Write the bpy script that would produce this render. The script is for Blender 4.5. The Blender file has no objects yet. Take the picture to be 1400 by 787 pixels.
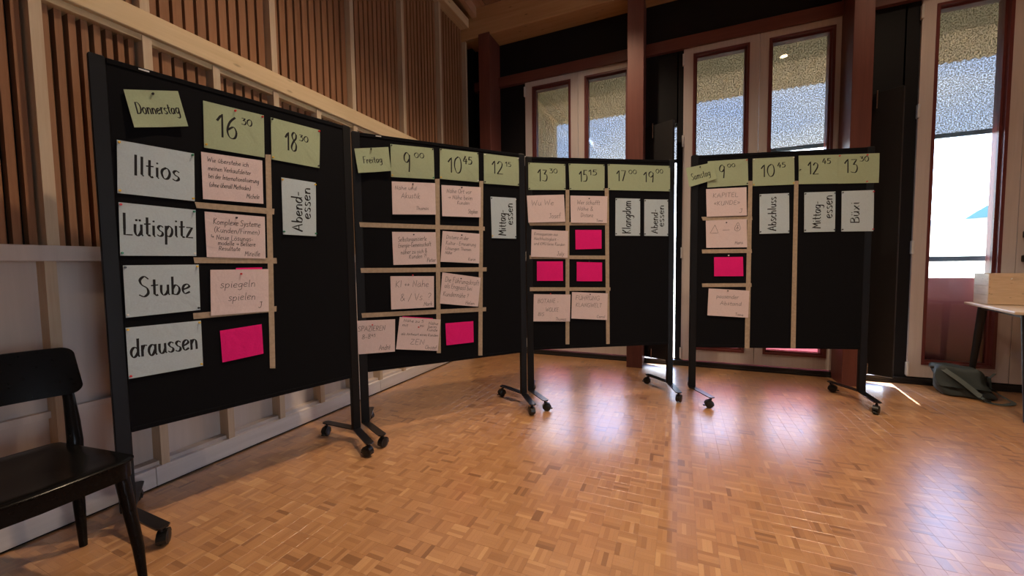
import bpy, bmesh, math, random
from mathutils import Vector, Matrix
random.seed(7)
scn = bpy.context.scene
COL = scn.collection
PI = math.pi

# ------------------------------------------------------------------ camera
cam_d = bpy.data.cameras.new('camera')
cam_d.sensor_width = 36.0
cam_d.lens = 13.739
cam_d.clip_start = 0.02
cam_d.clip_end = 500
cam = bpy.data.objects.new('camera', cam_d)
COL.objects.link(cam)
_r = Vector((0.91915, 0.39367, -0.01344)); _u = Vector((-0.00977, 0.05691, 0.99833)); _f = Vector((-0.39378, 0.91749, -0.05615))
cam.matrix_world = Matrix(((_r.x, _u.x, -_f.x, 0.0), (_r.y, _u.y, -_f.y, 0.0), (_r.z, _u.z, -_f.z, 1.13), (0, 0, 0, 1)))
scn.camera = cam
scn.view_settings.view_transform = 'Standard'
scn.view_settings.look = 'None'
scn.view_settings.gamma = 1.0
scn.view_settings.use_curve_mapping = False
scn.view_settings.exposure = -0.4

# ------------------------------------------------------------------ sky
world = bpy.data.worlds.new('sky'); scn.world = world
world.use_nodes = True
nt = world.node_tree; nt.nodes.clear()
wo = nt.nodes.new('ShaderNodeOutputWorld'); wb = nt.nodes.new('ShaderNodeBackground')
tc = nt.nodes.new('ShaderNodeTexCoord'); sx = nt.nodes.new('ShaderNodeSeparateXYZ'); cr = nt.nodes.new('ShaderNodeValToRGB')
ns = nt.nodes.new('ShaderNodeTexNoise'); ns.inputs['Scale'].default_value = 2.2; ns.inputs['Detail'].default_value = 6
mx = nt.nodes.new('ShaderNodeMix'); mx.data_type = 'RGBA'
mp = nt.nodes.new('ShaderNodeMapping'); mp.inputs['Scale'].default_value = (1, 1, 3.5)
cr.color_ramp.elements[0].position = 0.0; cr.color_ramp.elements[0].color = (0.86, 0.95, 1.0, 1)
cr.color_ramp.elements[1].position = 0.5; cr.color_ramp.elements[1].color = (0.17, 0.38, 0.95, 1)
cr2 = nt.nodes.new('ShaderNodeValToRGB'); cr2.color_ramp.elements[0].position = 0.45; cr2.color_ramp.elements[1].position = 0.72
nt.links.new(tc.outputs['Generated'], sx.inputs[0]); nt.links.new(sx.outputs['Z'], cr.inputs[0])
nt.links.new(tc.outputs['Generated'], mp.inputs[0]); nt.links.new(mp.outputs[0], ns.inputs['Vector']); nt.links.new(ns.outputs[0], cr2.inputs[0])
nt.links.new(cr2.outputs[0], mx.inputs[0]); nt.links.new(cr.outputs[0], mx.inputs[6]); mx.inputs[7].default_value = (0.95, 0.98, 1.0, 1)
nt.links.new(mx.outputs[2], wb.inputs['Color']); wb.inputs['Strength'].default_value = 15.0
nt.links.new(wb.outputs[0], wo.inputs[0])

# ------------------------------------------------------------------ sun (high, beyond the window wall, cut off by the eaves)
sd = bpy.data.lights.new('sun', 'SUN'); sd.energy = 50.0; sd.angle = math.radians(0.6); sd.color = (1.0, 0.96, 0.9)
sun = bpy.data.objects.new('sun', sd); COL.objects.link(sun)
sun.rotation_euler = Vector((-0.10, -1.0, -1.33)).to_track_quat('-Z', 'Y').to_euler()
# daylight portals in the window openings (sampling aids for the sky only)
for px0, px1 in ((-1.80, -0.46), (0.02, 1.42), (1.93, 3.25), (3.95, 5.3)):
    pl = bpy.data.lights.new('window_portal', 'AREA'); pl.shape = 'RECTANGLE'; pl.size = px1 - px0; pl.size_y = 3.3; pl.cycles.is_portal = True
    po = bpy.data.objects.new('window_portal', pl); COL.objects.link(po)
    po.location = ((px0 + px1) / 2, 4.95, 1.75); po.rotation_euler = (PI / 2, 0, PI)
    po.rotation_euler = Vector((0, -1, 0)).to_track_quat('-Z', 'Z').to_euler()

pl = bpy.data.lights.new('window_portal', 'AREA'); pl.shape = 'RECTANGLE'; pl.size = 1.8; pl.size_y = 2.6; pl.cycles.is_portal = True  # portal for the added opening in the right wall
po = bpy.data.objects.new('window_portal', pl); COL.objects.link(po); po.location = (7.2, -1.1, 1.5)
po.rotation_euler = Vector((-1, 0, 0)).to_track_quat('-Z', 'Z').to_euler()

# ------------------------------------------------------------------ helpers
def tag(o, label=None, cat=None, group=None, kind=None):
    if label: o['label'] = label
    if cat: o['category'] = cat
    if group: o['group'] = group
    if kind: o['kind'] = kind
    return o

def empty(name, loc=(0, 0, 0), rz=0.0, parent=None):
    o = bpy.data.objects.new(name, None); COL.objects.link(o)
    o.location = loc; o.rotation_euler = (0, 0, rz); o.empty_display_size = 0.1
    if parent: o.parent = parent
    return o

class MB:
    """collects shapes into one mesh"""
    def __init__(s): s.v = []; s.f = []; s.sm = []
    def add(s, vs, fs, smooth=False):
        n = len(s.v); s.v += [tuple(v) for v in vs]
        s.f += [tuple(i + n for i in f) for f in fs]; s.sm += [smooth] * len(fs)
        return s
    def box(s, x0, x1, y0, y1, z0, z1, M=None, bev=0.0):
        if bev > 0:
            bm = bmesh.new(); bmesh.ops.create_cube(bm, size=1.0)
            for v in bm.verts:
                v.co = Vector(((x0 + x1) / 2 + v.co.x * (x1 - x0), (y0 + y1) / 2 + v.co.y * (y1 - y0), (z0 + z1) / 2 + v.co.z * (z1 - z0)))
            bmesh.ops.bevel(bm, geom=bm.edges[:], offset=bev, segments=1, affect='EDGES')
            bm.verts.index_update()
            vs = [v.co.copy() for v in bm.verts]; fs = [[v.index for v in f.verts] for f in bm.faces]; bm.free()
        else:
            vs = [Vector(p) for p in ((x0, y0, z0), (x1, y0, z0), (x1, y1, z0), (x0, y1, z0), (x0, y0, z1), (x1, y0, z1), (x1, y1, z1), (x0, y1, z1))]
            fs = [(0, 3, 2, 1), (4, 5, 6, 7), (0, 1, 5, 4), (1, 2, 6, 5), (2, 3, 7, 6), (3, 0, 4, 7)]
        if M: vs = [M @ v for v in vs]
        return s.add(vs, fs)
    def tube(s, pts, rad, n=10, sx=1.0, cap=True, up=Vector((0, 0, 1))):
        """swept section along pts; rad a number or a list; sx squeezes the section along 'up'"""
        pts = [Vector(p) for p in pts]; R = rad if isinstance(rad, (list, tuple)) else [rad] * len(pts)
        vs = []; 
        for i, p in enumerate(pts):
            a = pts[max(0, i - 1)]; b = pts[min(len(pts) - 1, i + 1)]; t = (b - a).normalized()
            u = up if abs(t.dot(up)) < 0.95 else Vector((1, 0, 0))
            e1 = t.cross(u).normalized(); e2 = e1.cross(t).normalized()
            for k in range(n):
                an = 2 * PI * k / n
                vs.append(p + e1 * (math.cos(an) * R[i]) + e2 * (math.sin(an) * R[i] * sx))
        fs = []
        for i in range(len(pts) - 1):
            for k in range(n):
                fs.append((i * n + k, i * n + (k + 1) % n, (i + 1) * n + (k + 1) % n, (i + 1) * n + k))
        if cap: fs += [tuple(range(n))[::-1], tuple((len(pts) - 1) * n + k for k in range(n))]
        return s.add(vs, fs, True)
    def lathe(s, prof, n=16, M=None):
        vs = []; fs = []
        for r, z in prof:
            for k in range(n):
                a = 2 * PI * k / n; vs.append(Vector((r * math.cos(a), r * math.sin(a), z)))
        for i in range(len(prof) - 1):
            for k in range(n): fs.append((i * n + k, i * n + (k + 1) % n, (i + 1) * n + (k + 1) % n, (i + 1) * n + k))
        fs += [tuple(range(n))[::-1], tuple((len(prof) - 1) * n + k for k in range(n))]
        if M: vs = [M @ v for v in vs]
        return s.add(vs, fs, True)
    def prism(s, poly, z0, z1, M=None):
        n = len(poly)
        vs = [Vector((x, y, z0)) for x, y in poly] + [Vector((x, y, z1)) for x, y in poly]
        fs = [tuple(range(n))[::-1], tuple(range(n, 2 * n))] + [(k, (k + 1) % n, (k + 1) % n + n, k + n) for k in range(n)]
        if M: vs = [M @ v for v in vs]
        return s.add(vs, fs)
    def build(s, name, mat, parent=None, loc=None, rz=None):
        me = bpy.data.meshes.new(name); me.from_pydata(s.v, [], s.f)
        me.polygons.foreach_set('use_smooth', s.sm)
        me.materials.append(mat); me.update()
        o = bpy.data.objects.new(name, me); COL.objects.link(o)
        if parent: o.parent = parent
        if loc is not None: o.location = loc
        if rz is not None: o.rotation_euler = (0, 0, rz)
        if any(s.sm):
            try: me.set_sharp_from_angle(angle=math.radians(40))
            except Exception: pass
        return o

def B(x0, x1, y0, y1, z0, z1, bev=0.0): return MB().box(x0, x1, y0, y1, z0, z1, None, bev)
def clone(o, parent=None, loc=None):
    c = o.copy(); COL.objects.link(c); c.parent = parent
    if loc is not None: c.location = loc
    return c
def clone_tree(o, parent=None):
    c = clone(o, parent)
    for ch in list(o.children): clone_tree(ch, c)
    return c

# ------------------------------------------------------------------ materials
def mat(name, col, rough=0.6, spec=0.4, metal=0.0, **k):
    m = bpy.data.materials.new(name); m.use_nodes = True
    b = m.node_tree.nodes['Principled BSDF']
    b.inputs['Base Color'].default_value = (*col, 1); b.inputs['Roughness'].default_value = rough
    b.inputs['Specular IOR Level'].default_value = spec; b.inputs['Metallic'].default_value = metal
    for a, v in k.items(): b.inputs[a].default_value = v
    return m
def nd(m, t, **k):
    n = m.node_tree.nodes.new(t)
    for a, v in k.items(): setattr(n, a, v)
    return n
def wood(name, c1, c2, axis='Z', rough=0.55, scale=26.0, var=0.16, knots=0.0, spec=0.3, bump=0.15):
    """long streaky grain along one world axis, plus a tone that differs from object to object"""
    m = mat(name, c1, rough, spec); N = m.node_tree; L = N.links; b = N.nodes['Principled BSDF']
    g = nd(m, 'ShaderNodeNewGeometry'); mp = nd(m, 'ShaderNodeMapping')
    s = {'X': (0.05, 1, 1), 'Y': (1, 0.05, 1), 'Z': (1, 1, 0.05)}[axis]
    mp.inputs['Scale'].default_value = [q * scale for q in s]
    oi = nd(m, 'ShaderNodeObjectInfo'); va = nd(m, 'ShaderNodeVectorMath', operation='ADD'); sc = nd(m, 'ShaderNodeVectorMath', operation='SCALE')
    cb = nd(m, 'ShaderNodeCombineXYZ')
    for i in range(3): L.new(oi.outputs['Random'], cb.inputs[i])
    sc.inputs[3].default_value = 40.0
    L.new(cb.outputs[0], sc.inputs[0]); L.new(g.outputs['Position'], mp.inputs[0]); L.new(mp.outputs[0], va.inputs[0]); L.new(sc.outputs[0], va.inputs[1])
    n1 = nd(m, 'ShaderNodeTexNoise'); n1.inputs['Scale'].default_value = 1.0; n1.inputs['Detail'].default_value = 5; n1.inputs['Roughness'].default_value = 0.62
    L.new(va.outputs[0], n1.inputs['Vector'])
    r = nd(m, 'ShaderNodeValToRGB'); r.color_ramp.elements[0].position = 0.3; r.color_ramp.elements[1].position = 0.72
    r.color_ramp.elements[0].color = (*c2, 1); r.color_ramp.elements[1].color = (*c1, 1)
    L.new(n1.outputs[0], r.inputs[0])
    hs = nd(m, 'ShaderNodeHueSaturation'); mr = nd(m, 'ShaderNodeMapRange'); mr.inputs[3].default_value = 1 - var; mr.inputs[4].default_value = 1 + var
    L.new(oi.outputs['Random'], mr.inputs[0]); L.new(mr.outputs[0], hs.inputs['Value']); L.new(r.outputs[0], hs.inputs['Color'])
    last = hs.outputs[0]
    if knots > 0:
        mk = nd(m, 'ShaderNodeMapping'); mk.inputs['Scale'].default_value = [knots * (0.35 if a == axis else 1) for a in 'XYZ']
        vo = nd(m, 'ShaderNodeTexVoronoi'); L.new(g.outputs['Position'], mk.inputs[0]); L.new(mk.outputs[0], vo.inputs['Vector'])
        rk = nd(m, 'ShaderNodeValToRGB'); rk.color_ramp.elements[0].position = 0.03; rk.color_ramp.elements[0].color = (0.35, 0.35, 0.35, 1)
        rk.color_ramp.elements[1].position = 0.12; rk.color_ramp.elements[1].color = (1, 1, 1, 1)
        L.new(vo.outputs['Distance'], rk.inputs[0])
        mm = nd(m, 'ShaderNodeMix', data_type='RGBA', blend_type='MULTIPLY'); mm.inputs[0].default_value = 0.8
        L.new(last, mm.inputs[6]); L.new(rk.outputs[0], mm.inputs[7]); last = mm.outputs[2]
    L.new(last, b.inputs['Base Color'])
    bp = nd(m, 'ShaderNodeBump'); bp.inputs['Strength'].default_value = bump; bp.inputs['Distance'].default_value = 0.002
    L.new(n1.outputs[0], bp.inputs['Height']); L.new(bp.outputs[0], b.inputs['Normal'])
    return m
def fabric(name, col, rough=0.95, scale=900, amp=0.25, spec=0.15):
    m = mat(name, col, rough, spec); N = m.node_tree; L = N.links; b = N.nodes['Principled BSDF']
    g = nd(m, 'ShaderNodeNewGeometry'); n = nd(m, 'ShaderNodeTexNoise'); n.inputs['Scale'].default_value = scale; n.inputs['Detail'].default_value = 2
    L.new(g.outputs['Position'], n.inputs['Vector'])
    mr = nd(m, 'ShaderNodeMapRange'); mr.inputs[1].default_value = 0.3; mr.inputs[2].default_value = 0.7; mr.inputs[3].default_value = 1 - amp; mr.inputs[4].default_value = 1 + amp
    L.new(n.outputs[0], mr.inputs[0]); hs = nd(m, 'ShaderNodeHueSaturation'); hs.inputs['Color'].default_value = (*col, 1)
    L.new(mr.outputs[0], hs.inputs['Value']); L.new(hs.outputs[0], b.inputs['Base Color'])
    bp = nd(m, 'ShaderNodeBump'); bp.inputs['Strength'].default_value = 0.3; bp.inputs['Distance'].default_value = 0.001
    L.new(n.outputs[0], bp.inputs['Height']); L.new(bp.outputs[0], b.inputs['Normal'])
    return m
def paper(name, col, trans=0.12, amp=0.05):
    """matt card stock that lets a little light through from behind"""
    m = fabric(name, col, 0.8, 160, amp, 0.2); N = m.node_tree; L = N.links; b = N.nodes['Principled BSDF']
    tr = nd(m, 'ShaderNodeBsdfTranslucent'); tr.inputs[0].default_value = (*col, 1)
    ms = nd(m, 'ShaderNodeMixShader'); ms.inputs[0].default_value = trans
    L.new(b.outputs[0], ms.inputs[1]); L.new(tr.outputs[0], ms.inputs[2]); L.new(ms.outputs[0], N.nodes['Material Output'].inputs[0])
    # creases
    n = nd(m, 'ShaderNodeTexNoise'); n.inputs['Scale'].default_value = 9; n.inputs['Detail'].default_value = 3; n.inputs['Distortion'].default_value = 0.8
    g = nd(m, 'ShaderNodeNewGeometry'); L.new(g.outputs['Position'], n.inputs['Vector'])
    bp = nd(m, 'ShaderNodeBump'); bp.inputs['Strength'].default_value = 0.5; bp.inputs['Distance'].default_value = 0.012
    L.new(n.outputs[0], bp.inputs['Height']); L.new(bp.outputs[0], b.inputs['Normal'])
    return m

M = {}
M['slat'] = wood('slat_wood', (0.315, 0.155, 0.080), (0.24, 0.112, 0.056), 'Z', 0.6, 60, 0.10, spec=0.2)
M['stud'] = wood('stud_wood', (0.54, 0.42, 0.30), (0.46, 0.34, 0.23), 'Z', 0.6, 60, 0.05, spec=0.2)
M['beam'] = wood('beam_wood', (0.66, 0.50, 0.31), (0.56, 0.41, 0.24), 'Y', 0.6, 30, 0.05, 2.2, spec=0.2)
M['beamx'] = wood('roof_beam_wood', (0.52, 0.31, 0.15), (0.42, 0.23, 0.10), 'X', 0.6, 30, 0.05, 2.6, spec=0.2)
M['ceil'] = wood('ceiling_wood', (0.48, 0.31, 0.20), (0.38, 0.23, 0.14), 'Y', 0.6, 30, 0.10, spec=0.2)
M['ply'] = wood('pale_plywood', (0.57, 0.49, 0.45), (0.50, 0.43, 0.39), 'Z', 0.6, 22, 0.03, spec=0.25)
M['base'] = wood('pale_baseboard', (0.66, 0.60, 0.56), (0.56, 0.50, 0.46), 'Y', 0.45, 30, 0.05, spec=0.35)
M['redcol'] = wood('red_brown_wood', (0.155, 0.050, 0.038), (0.115, 0.036, 0.028), 'Z', 0.45, 40, 0.05, spec=0.35)
M['redrail'] = wood('red_brown_rail', (0.155, 0.050, 0.038), (0.115, 0.036, 0.028), 'X', 0.45, 40, 0.05, spec=0.35)
M['black'] = mat('black_wall_paint', (0.007, 0.007, 0.009), 0.6, 0.2)
M['blackwood'] = mat('black_stained_board', (0.016, 0.015, 0.016), 0.45, 0.35)
M['void'] = mat('black_felt_backing', (0.004, 0.004, 0.004), 0.95, 0.05)
M['frame'] = wood('whitewashed_frame', (0.58, 0.52, 0.50), (0.52, 0.46, 0.44), 'Z', 0.5, 50, 0.02, spec=0.3)
M['bead'] = mat('dark_red_bead', (0.13, 0.032, 0.03), 0.4, 0.4)
M['plain'] = wood('pale_room_wood', (0.50, 0.36, 0.25), (0.42, 0.30, 0.20), 'Z', 0.6, 12, 0.05)
M['felt'] = fabric('charcoal_felt', (0.0055, 0.0058, 0.0075), 0.9, 700, 0.3, 0.08)
M['bmetal'] = mat('black_powder_coat', (0.005, 0.005, 0.006), 0.5, 0.2)
M['foot'] = mat('satin_black_steel', (0.006, 0.006, 0.008), 0.3, 0.6)
M['bplast'] = mat('black_plastic', (0.007, 0.007, 0.007), 0.4, 0.45)
M['chrome'] = mat('bright_metal', (0.6, 0.6, 0.6), 0.25, 0.5, 1.0)
M['whitemetal'] = mat('pale_hinge', (0.6, 0.6, 0.6), 0.4, 0.5)
M['green'] = paper('green_card', (0.40, 0.485, 0.32), 0.18)
M['white'] = paper('pale_grey_blue_card', (0.49, 0.60, 0.66), 0.12)
M['pink'] = paper('pale_pink_card', (0.70, 0.59, 0.60), 0.12)
M['magenta'] = paper('magenta_card', (0.80, 0.012, 0.21), 0.12)
M['ink'] = mat('black_ink', (0.012, 0.012, 0.014), 0.6, 0.2)
M['bink'] = mat('thin_dark_ink', (0.02, 0.02, 0.026), 0.6, 0.2)
M['tape'] = fabric('masking_tape', (0.37, 0.295, 0.215), 0.7, 60, 0.12, 0.2)
M['pinred'] = mat('red_pin', (0.6, 0.02, 0.03), 0.3); M['pinyel'] = mat('yellow_pin', (0.75, 0.5, 0.05), 0.3)
M['pingrn'] = mat('green_pin', (0.02, 0.22, 0.12), 0.3); M['pinwht'] = mat('white_pin', (0.7, 0.7, 0.68), 0.3); M['pinblk'] = mat('black_pin', (0.01, 0.01, 0.015), 0.3)
M['blackwoodchair'] = wood('black_lacquered_wood', (0.0045, 0.0045, 0.005), (0.0035, 0.0035, 0.004), 'X', 0.22, 60, 0.02, spec=0.14, bump=0.05)
M['tabletop'] = wood('oak_table_top', (0.60, 0.49, 0.37), (0.51, 0.40, 0.29), 'X', 0.4, 40, 0.03, spec=0.4)
M['crate'] = wood('pine_crate', (0.70, 0.53, 0.37), (0.59, 0.43, 0.28), 'X', 0.55, 50, 0.06, 6.0)
M['crateend'] = wood('pine_crate_end', (0.72, 0.62, 0.50), (0.62, 0.52, 0.40), 'Y', 0.55, 50, 0.05, 9.0)
M['bag'] = fabric('grey_green_canvas', (0.030, 0.042, 0.046), 0.6, 500, 0.15, 0.4)
M['strap'] = fabric('grey_webbing', (0.085, 0.105, 0.108), 0.7, 900, 0.2, 0.3)
M['eave'] = mat('olive_soffit', (0.28, 0.215, 0.11), 0.8); M['tan'] = mat('tan_corrugated_sheet', (0.74, 0.54, 0.32), 0.8)
M['parapet'] = mat('dark_red_panel', (0.45, 0.16, 0.16), 0.35, 0.5); M['rail'] = mat('grey_rail', (0.10, 0.13, 0.15), 0.4, 0.5, 0.3)
M['frosted'] = paper('frosted_pale_panel', (0.72, 0.76, 0.88), 0.6, 0.02)
M['frostedpink'] = paper('frosted_pink_panel', (0.60, 0.30, 0.34), 0.5, 0.02)
M['terrace'] = mat('terrace_concrete', (0.62, 0.58, 0.52), 0.8); M['field'] = mat('bright_meadow', (0.42, 0.44, 0.30), 0.9)
M['hills'] = mat('hazy_trees', (0.06, 0.13, 0.16), 0.9); M['house'] = mat('far_house_wall', (0.35, 0.36, 0.36), 0.9)

def glass_mat():
    m = bpy.data.materials.new('clear_pane'); m.use_nodes = True; N = m.node_tree; N.nodes.clear(); L = N.links
    o = N.nodes.new('ShaderNodeOutputMaterial'); t = N.nodes.new('ShaderNodeBsdfTransparent'); g = N.nodes.new('ShaderNodeBsdfGlossy')
    t.inputs[0].default_value = (0.95, 0.96, 0.96, 1); g.inputs['Roughness'].default_value = 0.02
    f = N.nodes.new('ShaderNodeFresnel'); f.inputs[0].default_value = 1.5; mu = N.nodes.new('ShaderNodeMath'); mu.operation = 'MULTIPLY'; mu.inputs[1].default_value = 1.6
    x = N.nodes.new('ShaderNodeMixShader'); L.new(f.outputs[0], mu.inputs[0]); L.new(mu.outputs[0], x.inputs[0])
    L.new(t.outputs[0], x.inputs[1]); L.new(g.outputs[0], x.inputs[2]); L.new(x.outputs[0], o.inputs[0])
    return m
M['glass'] = glass_mat()
def screen_mat():
    """sun-screen fabric: open weave that passes part of the light, speckled"""
    m = bpy.data.materials.new('screen_fabric'); m.use_nodes = True; N = m.node_tree; N.nodes.clear(); L = N.links
    o = N.nodes.new('ShaderNodeOutputMaterial'); t = N.nodes.new('ShaderNodeBsdfTransparent'); d = N.nodes.new('ShaderNodeBsdfDiffuse'); r = N.nodes.new('ShaderNodeBsdfTranslucent')
    d.inputs[0].default_value = (0.10, 0.085, 0.06, 1); r.inputs[0].default_value = (0.10, 0.085, 0.055, 1)
    g = N.nodes.new('ShaderNodeNewGeometry'); n = N.nodes.new('ShaderNodeTexNoise'); n.inputs['Scale'].default_value = 90; n.inputs['Detail'].default_value = 2; n.inputs['Roughness'].default_value = 0.8
    L.new(g.outputs['Position'], n.inputs['Vector'])
    mr = N.nodes.new('ShaderNodeMapRange'); mr.inputs[1].default_value = 0.36; mr.inputs[2].default_value = 0.64; mr.inputs[3].default_value = 0.10; mr.inputs[4].default_value = 0.38
    L.new(n.outputs[0], mr.inputs[0])
    a = N.nodes.new('ShaderNodeMixShader'); a.inputs[0].default_value = 0.35; L.new(d.outputs[0], a.inputs[1]); L.new(r.outputs[0], a.inputs[2])
    x = N.nodes.new('ShaderNodeMixShader'); L.new(mr.outputs[0], x.inputs[0]); L.new(a.outputs[0], x.inputs[1]); L.new(t.outputs[0], x.inputs[2])
    L.new(x.outputs[0], o.inputs[0])
    return m
M['screen'] = screen_mat()

PB = 0.075      # parquet block pitch
def parquet_mat():
    m = mat('mosaic_parquet', (0.4, 0.2, 0.1), 0.3, 0.55, **{'Coat Weight': 1.0, 'Coat Roughness': 0.25, 'Coat IOR': 1.65}); N = m.node_tree; L = N.links; b = N.nodes['Principled BSDF']
    g = nd(m, 'ShaderNodeNewGeometry'); s = nd(m, 'ShaderNodeSeparateXYZ'); L.new(g.outputs['Position'], s.inputs[0])
    def mth(op, a, c=None):
        n = nd(m, 'ShaderNodeMath', operation=op)
        for i, v in enumerate((a, c)):
            if v is None: continue
            if isinstance(v, (int, float)): n.inputs[i].default_value = v
            else: L.new(v, n.inputs[i])
        return n.outputs[0]
    ux = mth('DIVIDE', mth('ADD', s.outputs['X'], 100 * PB), PB); uy = mth('DIVIDE', mth('ADD', s.outputs['Y'], 100 * PB), PB)
    ix = mth('FLOOR', ux); iy = mth('FLOOR', uy); fx = mth('FRACT', ux); fy = mth('FRACT', uy)
    par = mth('MODULO', mth('ADD', ix, iy), 2.0)
    al = mth('ADD', mth('MULTIPLY', fx, par), mth('MULTIPLY', fy, mth('SUBTRACT', 1.0, par)))   # across the fingers
    f5 = mth('MULTIPLY', al, 4.0); fi = mth('FLOOR', f5); ff = mth('FRACT', f5)
    c = nd(m, 'ShaderNodeCombineXYZ'); L.new(ix, c.inputs[0]); L.new(iy, c.inputs[1]); L.new(fi, c.inputs[2])
    w = nd(m, 'ShaderNodeTexWhiteNoise', noise_dimensions='3D'); L.new(c.outputs[0], w.inputs['Vector'])
    c2 = nd(m, 'ShaderNodeCombineXYZ'); L.new(ix, c2.inputs[0]); L.new(iy, c2.inputs[1]); w2 = nd(m, 'ShaderNodeTexWhiteNoise', noise_dimensions='3D'); L.new(c2.outputs[0], w2.inputs['Vector'])
    big = nd(m, 'ShaderNodeTexNoise'); big.inputs['Scale'].default_value = 1.1; big.inputs['Detail'].default_value = 3; L.new(g.outputs['Position'], big.inputs['Vector'])
    t = mth('ADD', mth('MULTIPLY', w.outputs['Value'], 0.74), mth('ADD', mth('MULTIPLY', w2.outputs['Value'], 0.12), mth('MULTIPLY', big.outputs[0], 0.2)))
    r = nd(m, 'ShaderNodeValToRGB'); e = r.color_ramp.elements
    e[0].position = 0.10; e[0].color = (0.25, 0.12, 0.056, 1); e[1].position = 0.95; e[1].color = (0.57, 0.33, 0.155, 1)
    for p, q in ((0.22, (0.38, 0.188, 0.084)), (0.5, (0.44, 0.227, 0.103)), (0.82, (0.475, 0.25, 0.115))):
        x = e.new(p); x.color = (*q, 1)
    L.new(t, r.inputs[0])
    gr = nd(m, 'ShaderNodeTexNoise'); gr.inputs['Scale'].default_value = 260; gr.inputs['Detail'].default_value = 2; L.new(g.outputs['Position'], gr.inputs['Vector'])
    # joint between fingers: a hair darker
    j = mth('MINIMUM', ff, mth('SUBTRACT', 1.0, ff)); jl = mth('LESS_THAN', j, 0.03)
    val = mth('MULTIPLY', mth('SUBTRACT', 1.0, mth('MULTIPLY', jl, 0.18)), mth('ADD', 0.86, mth('MULTIPLY', gr.outputs[0], 0.28)))
    hs = nd(m, 'ShaderNodeHueSaturation'); L.new(r.outputs[0], hs.inputs['Color']); L.new(val, hs.inputs['Value']); L.new(hs.outputs[0], b.inputs['Base Color'])
    rg = nd(m, 'ShaderNodeMapRange'); rg.inputs[3].default_value = 0.32; rg.inputs[4].default_value = 0.45
    L.new(w.outputs['Value'], rg.inputs[0]); L.new(rg.outputs[0], b.inputs['Roughness'])
    # each finger is laid with a slightly different tilt
    cn = nd(m, 'ShaderNodeVectorMath', operation='SUBTRACT'); cn.inputs[1].default_value = (0.5, 0.5, 0.5); L.new(w.outputs['Color'], cn.inputs[0])
    sn = nd(m, 'ShaderNodeVectorMath', operation='SCALE'); sn.inputs[3].default_value = 0.018; L.new(cn.outputs[0], sn.inputs[0])
    ad = nd(m, 'ShaderNodeVectorMath', operation='ADD'); L.new(sn.outputs[0], ad.inputs[0]); L.new(g.outputs['Normal'], ad.inputs[1])
    nn = nd(m, 'ShaderNodeVectorMath', operation='NORMALIZE'); L.new(ad.outputs[0], nn.inputs[0])
    L.new(nn.outputs[0], b.inputs['Normal'])
    return m
M['parquet'] = parquet_mat()
# ================================================================== SETTING
ST = 'structure'
def struct(name, label=None, loc=(0, 0, 0)):
    o = empty(name, loc); return tag(o, label, kind=ST)

# ---- floor: mosaic parquet blocks
floor = tag(B(-2.7, 7.0, -4.0, 4.95, -0.12, -0.006).build('floor', M['parquet']), 'warm brown mosaic parquet floor of small basket-laid blocks', kind=ST)
def block_mesh(h):
    a = 0.0001; e = 0.0005; b = PB
    m = MB(); m.add([(a, a, -.008), (b - a, a, -.008), (b - a, b - a, -.008), (a, b - a, -.008),
                     (a, a, h - .0003), (b - a, a, h - .0003), (b - a, b - a, h - .0003), (a, b - a, h - .0003),
                     (a + e, a + e, h), (b - a - e, a + e, h), (b - a - e, b - a - e, h), (a + e, b - a - e, h)],
                    [(0, 1, 5, 4), (1, 2, 6, 5), (2, 3, 7, 6), (3, 0, 4, 7), (4, 5, 9, 8), (5, 6, 10, 9), (6, 7, 11, 10), (7, 4, 8, 11), (8, 9, 10, 11)])
    return m
cells = []
F2 = Vector((-0.39378, 0.91749)).normalized(); R2 = Vector((F2.y, -F2.x))
for i in range(-33, 56):
    for j in range(-4, 63):
        x = i * PB; y = j * PB; c = Vector((x + PB / 2, y + PB / 2)); d = c.dot(F2); s = c.dot(R2)
        if x + PB > 7: continue
        if d > 0.5 and abs(s) < d * 1.45 + 0.3: cells.append((d, abs(s), x, y))
cells.sort()
near = [c for c in cells if c[0] > 1.32 and c[1] < c[0] * 1.33][:300]
ns_ = set((c[2], c[3]) for c in near)
protos = []
for h in (0.0, 0.00006, -0.00006):
    me = block_mesh(h); n = len(protos)
    x, y = near[n][2], near[n][3]
    o = me.build('parquet_block', M['parquet'], floor, (x, y, 0)); protos.append(o)
for k, c in enumerate(near[3:]):
    clone(protos[random.randrange(3)], floor, (c[2], c[3], 0))
rest = MB()
hv = [block_mesh(h) for h in (0.0, 0.00006, -0.00006)]
for c in cells:
    if (c[2], c[3]) in ns_: continue
    t = hv[random.randrange(3)]; rest.add([(v[0] + c[2], v[1] + c[3], v[2]) for v in t.v], t.f)
tag(rest.build('parquet_field', M['parquet'], floor), kind='stuff')
cellset = set((c[2], c[3]) for c in cells)
pf = MB()
for i in range(-33, 94):
    for j in range(-54, 63):
        if (i * PB, j * PB) not in cellset:
            x, y = i * PB, j * PB; pf.add([(x, y, 0), (x + PB, y, 0), (x + PB, y + PB, 0), (x, y + PB, 0)], [(0, 1, 2, 3)])
tag(pf.build('parquet_surround', M['parquet'], floor), kind='stuff')

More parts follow.
